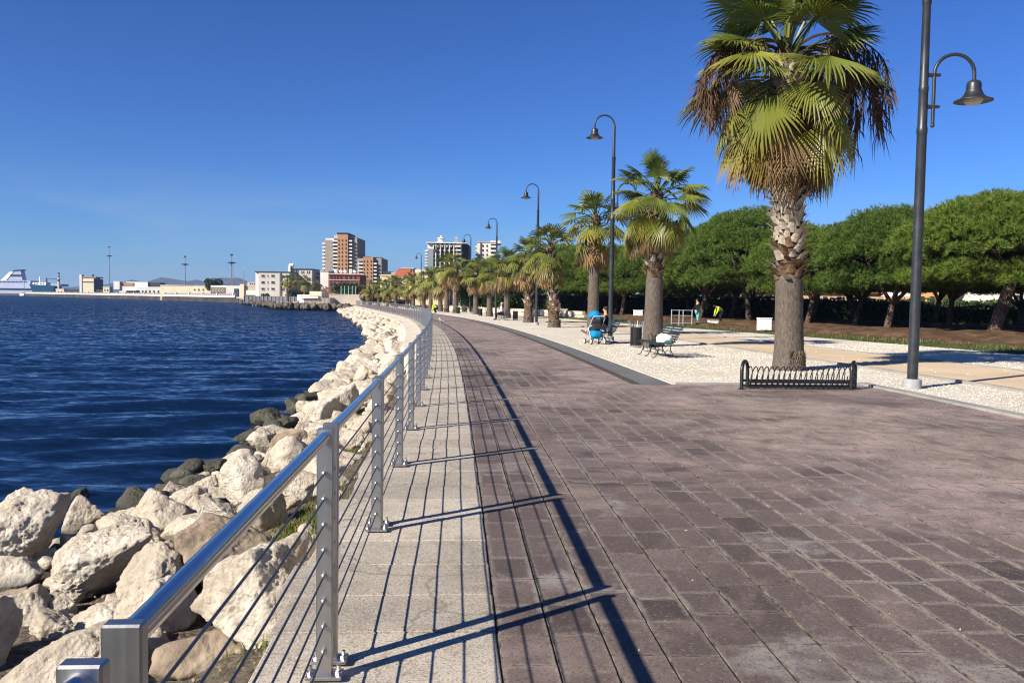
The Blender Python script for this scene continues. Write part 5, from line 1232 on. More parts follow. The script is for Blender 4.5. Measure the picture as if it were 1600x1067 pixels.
# cabinets, barrier, boxes under the pines
def cabinet(px, py, z, w, h, dp, lab, m=WHITE):
    p = gz(px, py, z); r_ = empty('cabinet', (p[0], p[1], z-0.02), 0.1, lab, 'cabinet')
    b = MB(); b.box(-w/2, w/2, -dp/2, dp/2, 0, h, 0.012); b.obj('housing', m, r_); b = MB(); b.box(-w/2-0.03, w/2+0.03, -dp/2-0.03, dp/2+0.03, h+0.002, h+0.04, 0.01); b.obj('lid', m, r_)
    b = MB(); b.box(-w*0.42, w*0.42, -dp/2-0.012, -dp/2-0.002, 0.05, h-0.06, 0.003); b.obj('door', m, r_)
    return r_
cabinet(1194, 515.5, 0.1, 0.74, 0.68, 0.4, 'white box shaped cabinet on the grass left of the tallest palm')
cabinet(997, 497.5, 0.12, 0.78, 0.74, 0.4, 'white cabinet beyond the litter bin, under the pines')
cabinet(881, 492, 0.05, 0.72, 0.66, 0.5, 'cream stone box at the gravel edge behind the fourth palm', plain('cream_stone', (0.5, 0.45, 0.37), 0.9, 0, 0.15, 4, 0.3))
cabinet(1114, 507, 0.15, 0.62, 0.26, 0.4, 'small white crate on the ground beside the bending worker')
GALV = plain('galvanised', (0.38, 0.39, 0.38), 0.5, 0.4, 0.15)
p0, p1 = gz(1049, 507, 0.12), gz(1082, 507.5, 0.12)
br = empty('barrier', (p0[0], p0[1], 0.1), math.atan2(p1[1]-p0[1], p1[0]-p0[0]), 'pale metal barrier of posts and rails next to the standing worker', 'barrier'); Lb = math.dist(p0[:2], p1[:2])
for x in (0, Lb*0.36, Lb*0.55, Lb*0.97): b = MB(); b.tube([(x, 0, -0.05), (x, 0, 1.02)], 0.035, 8); b.obj('post', GALV, br, 40)
for z in (0.12, 0.62, 0.98): b = MB(); b.tube([(0, 0, z), (Lb, 0, z)], 0.025, 8); b.obj('rail', GALV, br, 40)

# ================================================================ LOW STONE WALL AND SHRUBS
STONE = plain('cream_stone_block', (0.5, 0.42, 0.31), 0.9, 0, 0.2, 3, 0.4)
sw = empty('low_stone_wall', (0, 0, 0), 0, 'low cream stone wall running behind the palms', 'wall'); rw_ = random.Random(4); wl = [(6.6, 75), (2.6, 84), (-1.6, 95), (-6.2, 108), (-9.6, 118)]
sb = MB(); sb.box(-0.5, 0.5, -0.17, 0.17, -0.5, 0.5, 0.02); sbm = sb.mesh('stone_block', STONE)
for (a, b_) in zip(wl, wl[1:]):
    Ld = math.dist(a, b_); n = int(Ld/0.9); an = math.atan2(b_[1]-a[1], b_[0]-a[0])
    for i in range(n):
        for row in range(2):
            t = (i + 0.5 + 0.35*row)/n
            if t > 1: continue
            inst(sbm, 'stone_block', sw, (a[0]+(b_[0]-a[0])*t, a[1]+(b_[1]-a[1])*t, 0.17 + 0.345*row), (0, 0, an), (Ld/n*0.985, rw_.uniform(0.95, 1.08), 0.335*rw_.uniform(0.97, 1.0)))
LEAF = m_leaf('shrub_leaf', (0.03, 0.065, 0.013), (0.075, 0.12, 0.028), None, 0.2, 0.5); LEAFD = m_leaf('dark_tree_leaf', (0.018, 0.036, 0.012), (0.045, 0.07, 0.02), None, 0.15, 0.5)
def leaf_cloud(name, n, fn, m, size, seed):
    r = np.random.RandomState(seed); C_ = np.array([fn(r) for _ in range(n)]); d = r.normal(size=(n, 3)); d /= np.linalg.norm(d, axis=1)[:, None]
    s1 = np.cross(d, r.normal(size=(n, 3))); s1 /= np.linalg.norm(s1, axis=1)[:, None]; s2 = np.cross(d, s1); L_ = size*r.uniform(0.6, 1.3, (n, 1))
    V_ = np.stack([C_ - s1*L_, C_ + s2*L_*0.5, C_ + s1*L_, C_ - s2*L_*0.5], 1).reshape(-1, 3); t = np.zeros((n, 4, 2)); t[..., 1] = r.rand(n)[:, None]
    return np_mesh(name, V_, np.arange(4*n).reshape(-1, 4), m, False, t.reshape(-1, 2))
def blob(cs):
    def f(r):
        c = cs[r.randint(len(cs))]; d = r.normal(size=3); d /= np.linalg.norm(d); q = r.uniform(0.72, 1.0)
        return np.array(c[:3]) + d*c[3]*q*np.array([1, 1, 0.85])
    return f
def shrub(px, py, Y, w, h, lab, m=LEAF, n=2600, size=0.12, name='shrub', trunk=0.0, seed=0, group=None, loc=None):
    p = at(px, py, Y) if loc is None else loc; R = random.Random(seed*13+5); root = empty(name, (p[0], p[1], 0.0), 0, lab, 'tree' if trunk else 'shrub', group)
    cs = [(R.uniform(-w, w)*0.3, R.uniform(-w, w)*0.3, trunk + (h-trunk)*R.uniform(0.3, 0.72), (w+h-trunk)*0.5*R.uniform(0.2, 0.32)) for _ in range(16)]
    inst(leaf_cloud('crown', n, blob(cs), m, size, seed), 'crown', root)
    b = MB(); b.tube([(0, 0, -0.1), (0.05*w, 0, trunk*0.6+0.3), (0, 0.03*w, trunk+0.4*(h-trunk))], [0.05*w*0.5+0.05, 0.035*w*0.5+0.04, 0.02], 8); 
    for c in cs[:5]: b.tube([(0.05*w, 0, trunk*0.6+0.3), (c[0]*0.6, c[1]*0.6, (trunk+c[2])*0.5+0.2), c[:3]], [0.05, 0.035, 0.012], 5)
    b.obj('trunk', BARK, root, True); return root
shrub(733, 470, 104, 4.2, 4.3, 'rounded bright green shrub left of the fifth lamp post', LEAF, 5200, 0.13, seed=1)
shrub(752, 470, 108, 4.6, 4.6, 'green shrub right of the fifth lamp post', LEAF, 5000, 0.13, seed=2)
shrub(775, 470, 100, 4.8, 4.8, 'green bushy shrub behind the seventh palm', LEAF, 5000, 0.13, seed=3)
shrub(803, 470, 95, 4.6, 4.4, 'green bushy shrub behind the sixth palm', LEAF, 5000, 0.13, seed=4)
# clipped hedges behind the pines
def hedge(x0, y0, x1, y1, h, th, lab, seed):
    L_ = math.dist((x0, y0), (x1, y1)); root = empty('hedge', (x0, y0, 0.05), math.atan2(y1-y0, x1-x0), lab, 'hedge')
    def f(r):
        k = r.rand(); x = r.uniform(0, L_); y = r.uniform(-th/2, th/2); z = r.uniform(0, h)
        if k < 0.5: y = -th/2 + r.normal(0, 0.05)
        elif k < 0.85: z = h + r.normal(0, 0.07)
        return np.array([x, y, z + 0.12*math.sin(x*0.9+seed)])
    inst(leaf_cloud('foliage', int(L_*170), f, LEAF, 0.15, seed), 'foliage', root)
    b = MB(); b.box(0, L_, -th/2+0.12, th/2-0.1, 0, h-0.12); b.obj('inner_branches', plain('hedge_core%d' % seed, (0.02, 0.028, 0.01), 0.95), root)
def wood(pts, h, lab, seed, n):
    def f(r):
        t = r.rand()*(len(pts)-1); j = int(t); k = t-j; a, c = pts[j], pts[j+1]; x = a[0]+(c[0]-a[0])*k; y = a[1]+(c[1]-a[1])*k
        top = h*(0.72 + 0.2*math.sin(x*0.55+seed) + 0.12*math.sin(x*1.43))
        return np.array([x + r.normal(0, 0.6), y + r.normal(0, 1.6), top*r.rand()**0.7])
    tag(inst(leaf_cloud('far_wood', n, f, LEAFD, 0.34, seed), 'far_wood'), lab, 'wood', kind='stuff')
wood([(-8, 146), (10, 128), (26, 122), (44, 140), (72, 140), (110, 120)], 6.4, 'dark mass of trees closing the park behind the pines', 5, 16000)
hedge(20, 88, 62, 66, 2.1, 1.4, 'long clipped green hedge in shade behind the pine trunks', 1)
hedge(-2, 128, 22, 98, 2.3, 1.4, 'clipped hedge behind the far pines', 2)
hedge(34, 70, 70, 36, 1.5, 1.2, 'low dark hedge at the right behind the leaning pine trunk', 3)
# ================================================================ FAR TOWN AND HARBOUR
def wcol(n, c, v=0.1): return plain(n, c, 0.9, 0, v, 0.35, 0, 0.15)
OFFW, CREAM, YEL, BEIGE, GREYB = wcol('off_white_render', (0.6, 0.57, 0.5)), wcol('cream_render', (0.64, 0.55, 0.38)), wcol('yellow_render', (0.62, 0.52, 0.28)), wcol('beige_render', (0.42, 0.37, 0.3)), wcol('grey_brown_render', (0.27, 0.24, 0.205))
OCHRE, ORANGE, REDB, ROOFR, DKB = wcol('ochre_brick', (0.36, 0.2, 0.105)), wcol('orange_brick', (0.46, 0.24, 0.10)), wcol('red_render', (0.19, 0.07, 0.055)), wcol('red_tile', (0.33, 0.105, 0.05), 0.25), wcol('dark_facade', (0.06, 0.065, 0.075))
SLATE, STEELB = wcol('slate_blue_panel', (0.2, 0.23, 0.27)), wcol('dark_trim', (0.05, 0.05, 0.055))
def win_mesh(fr):
    b = MB(); b.mi = 0; b.box(-0.5, 0.5, -0.09, 0.0, -0.5, 0.5); b.mi = 1; b.box(-0.42, 0.42, -0.13, -0.092, -0.42, 0.42); b.mi = 0; b.box(-0.56, 0.56, -0.24, -0.092, -0.6, -0.52)
    return b.mesh('window', [fr, DARKWIN])
WIN_W, WIN_D, WIN_B = win_mesh(WHITE), win_mesh(STEELB), win_mesh(BEIGE)
def bx(root, name, px0, px1, pt, pb, Y, dp, m, off=0.0):
    """a block of a far building, surveyed by photo column / row at depth Y"""
    a, b_ = at(px0, (pt+pb)/2, Y), at(px1, (pt+pb)/2, Y); mid = (px0+px1)/2; z1 = at(mid, pt, Y)[2]; z0 = at(mid, pb, Y)[2] if pb is not None else -0.3
    q = MB(); q.box(a[0], b_[0], Y+off, Y+off+dp, z0, z1); return q.obj(name, m, root)
def wins(root, cols, rows_, w, h, Y, me=WIN_W, off=0.0, skip=()):
    for i, px in enumerate(cols):
        for j, py in enumerate(rows_):
            if (i, j) in skip: continue
            p = at(px, py, Y); s = Y/FPX; inst(me, 'window', root, (p[0], Y+off-0.004, p[2]), (0, 0, 0), (w*s, 1.0, h*s))
G = 482  # photo row safely below ground at any depth used here
def low(px, Y): return IH/2
def bld(label, name='building', cat='building', group=None): return empty(name, (0, 0, 0), 0, label, cat, group)
def rebase(root):
    """move the Empty to the base of its parts"""
    bpy.context.view_layer.update(); xs = []; ys = []
    for c in root.children:
        for v in c.bound_box: w = c.matrix_world @ Vector(v); xs.append(w.x); ys.append(w.y)
    if not xs: return
    o = Vector((sum(xs)/len(xs), min(ys), 0)); root.location = o
    for c in root.children: c.location = Vector(c.location) - o
far_roots = []
# --- brown apartment tower
Y = 330; b = bld('tall brown apartment tower with stacked white balconies'); far_roots.append(b)
bx(b, 'wall', 508, 520.5, 375, G, Y, 18, GREYB); bx(b, 'wall', 520.5, 528.4, 367, G, Y, 18, BEIGE, 1.2); bay = bx(b, 'brick_bay', 528, 544.3, 365.5, G, Y, 16, OCHRE, -1.2); bx(b, 'parapet', 527.6, 544.6, 364, 366.2, Y, 15, STEELB, -1.4)
bx(b, 'wall', 544, 551, 369, G, Y, 16, BEIGE, 1.2); bx(b, 'wall', 550.6, 557.4, 371, G, Y, 18, GREYB, 0.6); bx(b, 'side_wing', 502.2, 508.2, 377, G, Y, 10, ORANGE, 4); bx(b, 'roof_structure', 506, 520, 371.5, 375.6, Y, 8, OFFW, 3); bx(b, 'roof_structure', 523, 529, 363.5, 367.5, Y, 6, GREYB, 4)
for k in range(11):
    py = 374.5 + k*5.6
    for (a0, a1, of) in ((520.4, 528.0, -0.8), (544.4, 550.6, -0.8)):
        bx(b, 'balcony', a0, a1, py+1.0, py+3.4, Y, 1.9, OFFW, of); bx(b, 'balcony_opening', a0+0.8, a1-0.8, py-1.7, py+0.9, Y, 0.12, DARKWIN, 1.0)
    if k < 9: bx(b, 'balcony', 500.8, 508, py+4.4, py+6.4, Y, 3, OFFW, 2.6)
wins(b, (530.6, 535.8, 541.6), [376 + 6.2*k for k in range(9)], 1.7, 2.3, Y, WIN_D, -1.2)
wins(b, (518.9,), [380 + 6.0*k for k in range(8)], 0.9, 1.8, Y, WIN_D, 0)
b = bld('lower brown apartment block beside the tall brown tower'); far_roots.append(b); Y = 318
bx(b, 'wall', 557, 568.4, 403.5, G, Y, 16, GREYB, 1); bx(b, 'brick_bay', 568, 583.4, 401.5, G, Y, 15, OCHRE, -1); bx(b, 'wall', 583, 589.4, 404, G, Y, 15, BEIGE, 1); bx(b, 'wall', 589, 595.6, 403, G, Y, 16, GREYB, 0.4); bx(b, 'roof_structure', 566, 575, 399.8, 402, Y, 6, STEELB, 3); bx(b, 'parapet', 575, 594, 400.8, 403.4, Y, 1, STEELB, 5)
for k in range(7):
    py = 410 + k*5.6
    for (a0, a1) in ((560, 567.4), (583.2, 589)): bx(b, 'balcony', a0, a1, py+0.8, py+3.2, Y, 1.9, OFFW, -0.8); bx(b, 'balcony_opening', a0+0.6, a1-0.6, py-1.9, py+0.7, Y, 0.12, DARKWIN, 0.85)
wins(b, (569.6, 574.8, 580.6), [408.5 + 5.9*k for k in range(6)], 1.6, 2.1, Y, WIN_D, -1)
# --- red building with dishes, white flank wall
b = bld('dark red low building with white satellite dishes on its roof'); far_roots.append(b); Y = 262
bx(b, 'wall', 513, 562, 428.5, G, Y, 12, REDB); bx(b, 'cornice', 512.6, 562.4, 427.4, 429.2, Y, 0.6, wcol('pink_trim', (0.5, 0.3, 0.26)), -0.5); bx(b, 'string_course', 512.8, 562.2, 437.2, 438.2, Y, 0.4, wcol('pale_band', (0.5, 0.36, 0.32)), -0.35)
wins(b, (517.5, 522.5, 527.5, 533, 541, 548, 555), (433,), 3.0, 4.6, Y, WIN_D); wins(b, (517.5, 522.5), (443.5,), 3.0, 5, Y, WIN_D)
b2 = bld('plain white blank wall building left of the red one'); far_roots.append(b2); bx(b2, 'wall', 500.4, 513.2, 424, G, 268, 10, OFFW); bx(b2, 'coping', 500, 513.4, 423.2, 424.2, 268, 10.4, BEIGE, -0.2)
for i, px in enumerate((524, 532, 538.5, 547, 553)):
    wd = ('leftmost', 'second', 'middle', 'fourth', 'rightmost')[i]
    p = at(px, 425.5, 264); d = empty('satellite_dish', (p[0], 265, at(px, 428.4, 264)[2]), 0, wd + ' of the white dishes on the dark red building roof', 'satellite dish', 'dishes on the red building'); m = MB(); m.lathe([(0.0, 0.0), (0.3, 0.03), (0.6, 0.14), (0.62, 0.17), (0.3, 0.07), (0.0, 0.04)], 14, (0, 0, 0), False); o = m.obj('dish', WHITE, d, True, (0, 0, 0.75), (math.radians(62), 0, 0.5)); m = MB(); m.tube([(0, 0.1, 0), (0, 0.1, 0.7)], 0.05, 6); m.obj('mast', GALV, d)
# --- pale administration block
b = bld('pale three storey block at the harbour with rows of windows'); far_roots.append(b); Y = 290
bx(b, 'wall', 404, 452, 425.5, G, Y, 12, wcol('pale_grey_render', (0.44, 0.42, 0.38))); bx(b, 'end_wall', 398.6, 404.2, 425, G, Y, 11.5, OFFW, 0.4); bx(b, 'roof_edge', 398.2, 452.4, 424.2, 425.4, Y, 12.6, STEELB, -0.3); bx(b, 'pilaster', 437, 438.6, 426, G, Y, 0.6, GREYB, -0.5)
wins(b, (411, 426.5), (431, 441, 451.3), 5.6, 3.4, Y, WIN_B); wins(b, (418.5,), (431, 441, 451.3), 1.2, 3.2, Y, WIN_B); wins(b, (441, 443.5), (432, 442.5, 452), 1.6, 3.2, Y, WIN_D)
b = bld('pale taller block with narrow windows right of the harbour palms'); far_roots.append(b); Y = 300
bx(b, 'wall', 451.6, 487.6, 421, G, Y, 12, wcol('pale_warm_render', (0.47, 0.43, 0.37))); bx(b, 'roof_edge', 454, 488.2, 419.8, 421.2, Y, 12.4, STEELB, -0.3); bx(b, 'stair_tower', 450.6, 454.4, 415.5, G, Y, 4, OFFW, -0.6)
wins(b, (458, 460.5, 463, 465.5), (425.5,), 1.4, 7.5, Y, WIN_D); wins(b, (471.5, 474.5, 480.5, 483.5), (425.3,), 1.3, 3.4, Y, WIN_D); wins(b, (471.5, 474.5, 480.5, 483.5), (436.3,), 1.3, 3.4, Y, WIN_D)
b = bld('small pinkish building between the pale block and the white wall'); far_roots.append(b); bx(b, 'wall', 487.8, 500.2, 428, G, 306, 9, wcol('pinkish_render', (0.48, 0.38, 0.36))); bx(b, 'roof_edge', 487.6, 500.3, 427, 428.2, 306, 9.2, STEELB, -0.1); wins(b, (493, 497), (434,), 2, 3, 306, WIN_D)
for i, px in enumerate((452.5, 456.5)):
    p = at(px, 414.8, 300); d = empty('satellite_dish', (p[0], 301, p[2]-1.2), 0, ('left', 'right')[i] + ' white dome antenna on the stair tower of the pale block', 'antenna', 'domes on the pale block'); m = MB(); m.ball((0, 0, 1.4), (0.55, 0.55, 0.6), 12, 8); m.obj('dome', WHITE, d, True); m = MB(); m.tube([(0, 0, -0.2), (0, 0, 1)], 0.1, 6); m.obj('mast', GALV, d)
# --- yellow church-like buildings behind the far palms
b = bld('yellow building with red tiled roof left of the gabled one'); far_roots.append(b); Y = 232
bx(b, 'wall', 594, 611, 430.5, G, Y, 14, YEL); bx(b, 'cornice', 593.4, 611.6, 429.2, 431, Y, 14.6, CREAM, -0.3); bx(b, 'wall', 610.6, 632, 434, G, Y, 12, CREAM, 3); bx(b, 'cornice', 610.4, 632.4, 432.6, 434.2, Y, 0.8, BEIGE, 2.4)
q = MB(); a0, a1 = at(611, 432.6, Y), at(636, 424, Y); q.add([(a0[0], Y+2.6, a0[2]), (a1[0], Y+2.6, a0[2]), (a1[0], Y+10, a1[2]+1.2), (a0[0]+0.8, Y+10, a1[2]+1.2), (a0[0], Y+16, a0[2]), (a1[0], Y+16, a0[2])], [(0, 1, 2, 3), (3, 2, 5, 4), (0, 3, 4), (1, 5, 2)]); q.obj('roof', ROOFR, b); wins(b, (598, 603.5, 608), (444,), 1.6, 5, Y, WIN_D); wins(b, (616, 621, 626), (444,), 1.6, 4, Y, WIN_D, 3)
b = bld('yellow gabled building with steep red roof behind the palms'); far_roots.append(b); Y = 216
g0, g1, gp = at(630.5, 446, Y), at(643, 446, Y), at(636.8, 427.5, Y); q = MB(); q.add([(g0[0], Y, -0.3), (g1[0], Y, -0.3), (g1[0], Y, g1[2]), (gp[0], Y, gp[2]), (g0[0], Y, g0[2]), (g0[0], Y+14, -0.3), (g1[0], Y+14, -0.3), (g1[0], Y+14, g1[2]), (gp[0], Y+14, gp[2]), (g0[0], Y+14, g0[2])], [(0, 1, 2, 3, 4), (9, 8, 7, 6, 5), (0, 4, 9, 5), (1, 6, 7, 2)]); q.obj('wall', YEL, b)
e0, e1, ep = at(629.4, 447.4, Y), at(644.2, 447.4, Y), at(636.8, 425.2, Y); q = MB()
for e_ in (e0, e1): q.add([(e_[0], Y+0.05, e_[2]), (ep[0], Y+0.05, ep[2]), (ep[0], Y+14.6, ep[2]), (e_[0], Y+14.6, e_[2]), (e_[0], Y+0.05, e_[2]-0.25), (ep[0], Y+0.05, ep[2]-0.25), (ep[0], Y+14.6, ep[2]-0.25), (e_[0], Y+14.6, e_[2]-0.25)], [(0, 1, 2, 3), (7, 6, 5, 4), (0, 4, 5, 1), (3, 2, 6, 7), (0, 3, 7, 4)])
q.obj('roof', ROOFR, b); wins(b, (636.8,), (440,), 1.6, 3, Y, WIN_D)
bx(b, 'roof_wing', 638, 648.5, 424.5, 440, Y, 10, ROOFR, 4)
b = bld('tall cream blank building behind the crowns of the far palms'); far_roots.append(b); Y = 204
bx(b, 'wall', 648, 668, 421.5, G, Y, 16, CREAM); bx(b, 'wall', 667.5, 690, 421, G, Y, 14, CREAM, 4); bx(b, 'parapet', 647.6, 690.4, 420, 421.6, Y, 14, BEIGE, 3.2); bx(b, 'wall', 600, 700, 452, G, Y, 6, YEL, -8)
wins(b, (652, 657, 662), (434, 446), 1.8, 3.2, Y, WIN_D); wins(b, (625, 640, 655, 670), (463,), 2.2, 5, Y, WIN_D, -8)
b = bld('grey stepped roof building beyond the red roofs'); far_roots.append(b); Y = 300
bx(b, 'wall', 611, 650, 425.5, G, Y, 10, BEIGE); bx(b, 'upper_floor', 627, 645, 419.5, 426, Y, 8, GREYB, 1); bx(b, 'roof_edge', 626, 646, 418.6, 419.8, Y, 9, OFFW, 0.5); bx(b, 'wall', 597, 612, 424, G, Y, 8, STEELB, 2); wins(b, (631, 636, 641), (423,), 1.4, 2.4, Y, WIN_D, 1)
# --- dark glazed hotel with white fins and round roof turret
b = bld('dark glazed hotel with white fins and a round roof turret'); far_roots.append(b); Y = 250
bx(b, 'wall', 676.5, 712, 380.5, G, Y, 14, DKB); bx(b, 'slate_panel', 668.5, 677, 389, G, Y, 13, SLATE, -0.8); bx(b, 'side_wall', 664.6, 668.6, 389.5, G, Y, 8, BEIGE, 2); bx(b, 'white_corner', 668.2, 678, 380.5, 389.2, Y, 12, OFFW, -0.4)
bx(b, 'stair_wall', 712, 721, 380.5, G, Y, 12, OFFW, -0.6); bx(b, 'wall', 720.8, 731.5, 382, G, Y, 12, DKB, 1.4)
for k in range(5):
    px = 681 + k*7.0; bx(b, 'fin', px-0.65, px+0.65, 380, G, Y, 1.0, OFFW, -1.1)
    p, q_ = at(px-3.5, 381.6, Y), at(px+3.5, 381.6, Y); m_ = MB(); n = 10; V_ = []; F_ = []; w = (q_[0]-p[0])/2; cx = (p[0]+q_[0])/2
    m_.tube([(cx + w*math.cos(t), Y-0.8, p[2]-1.0 + 0.9*math.sin(t)) for t in [math.pi*i/10 for i in range(11)]], 0.2, 6); m_.obj('arch', OFFW, b, 40)
    for j in range(5): bx(b, 'spandrel', px-2.8, px+2.8, 390.6 + j*6.4, 392.0 + j*6.4, Y, 0.5, BEIGE if j % 2 else OFFW, -0.45)
bx(b, 'roof_slab', 666.5, 729.5, 379.2, 380.6, Y, 14, OFFW, -1.6)
for j in range(6): bx(b, 'balcony', 712.4, 720.6, 384.4 + j*6.0, 386.6 + j*6.0, Y, 1.2, OFFW, -1.9); bx(b, 'balcony_opening', 713.6, 719.6, 386.8 + j*6.0, 389.6 + j*6.0, Y, 0.2, DARKWIN, -0.84); bx(b, 'balcony', 663.4, 668.2, 391 + j*4.6, 392.6 + j*4.6, Y, 1.6, OFFW, 0.4)
wins(b, (723.5, 727.5), [388 + 6*k for k in range(6)], 1.8, 3.2, Y, WIN_D, 1.4)
p = at(687.5, 379.2, Y); m_ = MB(); m_.lathe([(1.5, 0), (1.5, 0.5), (0.95, 0.7), (0.95, 1.4), (1.25, 1.45), (1.2, 1.65), (0.4, 1.9), (0.3, 2.3), (0.02, 2.5)], 16, (p[0], Y+4, p[2])); m_.obj('turret', OFFW, b, 40)
p = at(711.5, 379, Y); m_ = MB(); m_.tube([(p[0], Y+4, p[2]-0.3), (p[0], Y+4, p[2]+2.1)], 0.22, 6); m_.box(p[0]-0.7, p[0]+0.7, Y+3.7, Y+4.3, p[2]+0.4, p[2]+0.7); m_.box(p[0]-0.5, p[0]+0.5, Y+3.8, Y+4.2, p[2]+1.3, p[2]+1.9); m_.obj('antenna', GALV, b)
b = bld('white apartment building with pale balconies right of the dark hotel'); far_roots.append(b); Y = 262
bx(b, 'wall', 745, 775, 379, G, Y, 14, OFFW); bx(b, 'stripe', 749, 750.2, 378, G, Y, 0.5, ORANGE, -0.45); bx(b, 'upper_floor', 766, 782, 376, 380, Y, 10, OFFW, 1); bx(b, 'roof_edge', 744.6, 775.4, 378, 379.2, Y, 14.4, BEIGE, -0.2); wins(b, (754.5, 761), (384, 391, 398), 2.2, 2.6, Y, WIN_D)
for j in range(4): bx(b, 'balcony', 766, 776, 384.5 + j*6.4, 387.2 + j*6.4, Y, 1.4, OFFW, -1.3); bx(b, 'balcony_opening', 767, 775, 381.4 + j*6.4, 384.4 + j*6.4, Y, 0.2, DARKWIN, -0.16); bx(b, 'balcony', 742.6, 745, 384 + j*6.4, 386 + j*6.4, Y, 3, OFFW, 1)
# --- walls, kiosk and sports fence at the near end of the far shore
b = bld('long plain beige wall above the dark breakwater', 'garden_wall', 'wall'); far_roots.append(b); bx(b, 'wall', 514, 567.5, 460.6, 476, 205, 0.5, BEIGE); bx(b, 'coping', 513.8, 567.7, 459.9, 460.8, 205, 0.7, OFFW, -0.1); bx(b, 'white_pier', 564.6, 567.6, 470, 478, 205, 0.8, OFFW, -1.5)
b = bld('corrugated white kiosk with zigzag canopy by the breakwater', 'kiosk', 'kiosk'); far_roots.append(b); Y = 196
bx(b, 'wall', 467.5, 474.5, 466, 479, Y, 5, WHITE); bx(b, 'grey_wall', 474.5, 515.5, 465.5, 479, Y, 5, wcol('grey_sheet', (0.3, 0.3, 0.28)), 0.1)
bx(b, 'back_wall', 478, 497, 455, 466, Y, 4, CREAM, 3.5); bx(b, 'side_shed', 457.5, 478, 460.2, 470, Y, 3, OFFW, 4)
for k in range(9): p = at(471.5 + k*3.1, 464.4, Y); m_ = MB(); m_.add([(p[0]-0.24, Y-0.6, p[2]-0.2), (p[0]+0.24, Y-0.6, p[2]-0.2), (p[0], Y-0.6, p[2]+0.3), (p[0]-0.24, Y+3, p[2]-0.2), (p[0]+0.24, Y+3, p[2]-0.2), (p[0], Y+3, p[2]+0.3)], [(0, 1, 2), (5, 4, 3), (0, 2, 5, 3), (2, 1, 4, 5), (1, 0, 3, 4)]); m_.obj('canopy_ridge', WHITE, b)
for k in range(20): p = at(475.5 + k*2.05, 472, Y); m_ = MB(); m_.box(p[0]-0.04, p[0]+0.04, Y+0.02, Y+0.099, -0.2, at(490, 466, Y)[2]); m_.obj('sheet_rib', BEIGE, b)
b = bld('grey screened fence along the water in front of the pale block', 'screen_fence', 'fence'); far_roots.append(b); Y = 262
bx(b, 'screen', 381, 467, 463, 473, Y, 0.15, wcol('grey_screen', (0.15, 0.155, 0.17))); bx(b, 'plinth', 394, 468, 471.5, 478, 255, 0.8, OFFW)
for k in range(15): px = 381 + k*6; bx(b, 'post', px-0.25, px+0.25, 462.4, 474, Y, 0.2, GALV, -0.2)
b = bld('green mesh sports fence with pale posts before the dark trees', 'sports_fence', 'fence'); far_roots.append(b); Y = 214
for px in (533, 538.5, 544.5, 550.5, 556): p = at(px, 447, Y); m_ = MB(); m_.tube([(p[0], Y, 0), (p[0], Y, p[2])], 0.07, 6); m_.obj('post', wcol('pale_post%d' % px, (0.4, 0.5, 0.42)), b)
for k in range(6): py = 449 + k*2.4; a, c = at(533, py, Y), at(556, py, Y); m_ = MB(); m_.tube([(a[0], Y, a[2]), (c[0], Y, c[2])], 0.035, 5); m_.obj('rail', wcol('green_wire%d' % k, (0.03, 0.14, 0.07)), b)
b = bld('low shed with red tiled roof above the beige wall'); far_roots.append(b); Y = 224; bx(b, 'wall', 562, 588, 459, G, Y, 5, OFFW, 0.5); p, q_ = at(560.5, 459.3, Y), at(589, 459.3, Y); t_ = at(575, 451.5, Y)[2]; m_ = MB(); m_.add([(p[0], Y, p[2]), (q_[0], Y, p[2]), (q_[0]-0.4, Y+4, t_), (p[0]+0.4, Y+4, t_), (p[0], Y+8, p[2]), (q_[0], Y+8, p[2])], [(0, 1, 2, 3), (3, 2, 5, 4), (0, 3, 4), (1, 5, 2)]); m_.obj('roof', ROOFR, b); wins(b, (571, 580), (464,), 2.4, 3, Y, WIN_D, 0.5)
# trees there
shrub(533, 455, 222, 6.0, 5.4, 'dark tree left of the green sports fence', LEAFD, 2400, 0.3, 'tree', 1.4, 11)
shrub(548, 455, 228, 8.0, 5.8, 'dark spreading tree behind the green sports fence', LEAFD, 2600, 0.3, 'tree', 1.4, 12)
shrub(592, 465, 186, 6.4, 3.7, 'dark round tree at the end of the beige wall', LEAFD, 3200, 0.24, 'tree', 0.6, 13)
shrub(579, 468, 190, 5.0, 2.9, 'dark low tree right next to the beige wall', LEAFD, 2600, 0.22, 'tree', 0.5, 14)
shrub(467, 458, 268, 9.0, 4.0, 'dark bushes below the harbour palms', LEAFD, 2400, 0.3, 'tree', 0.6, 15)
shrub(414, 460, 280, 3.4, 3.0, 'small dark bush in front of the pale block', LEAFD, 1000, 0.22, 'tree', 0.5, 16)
def far_palm(px, pyc, Y, sc, lab, seed):
    p = at(px, pyc, Y); palm(p[0], Y, max(3, p[2]), sc, 0.4, 0.3, (0, 0), 1.5, lab, seed, (4, 5, 6, 6, 6, 5, 3), 5, 0, fringe=False, group='harbour palms')
far_palm(449, 436, 262, 1.25, 'left one of the harbour palms before the pale blocks', 41); far_palm(457.5, 434, 270, 1.25, 'harbour palm just right of the leftmost one', 42); far_palm(476, 437, 262, 1.35, 'lone harbour palm before the taller pale block', 43); far_palm(494.5, 443, 266, 1.0, 'small harbour palm left of the white blank wall', 44)
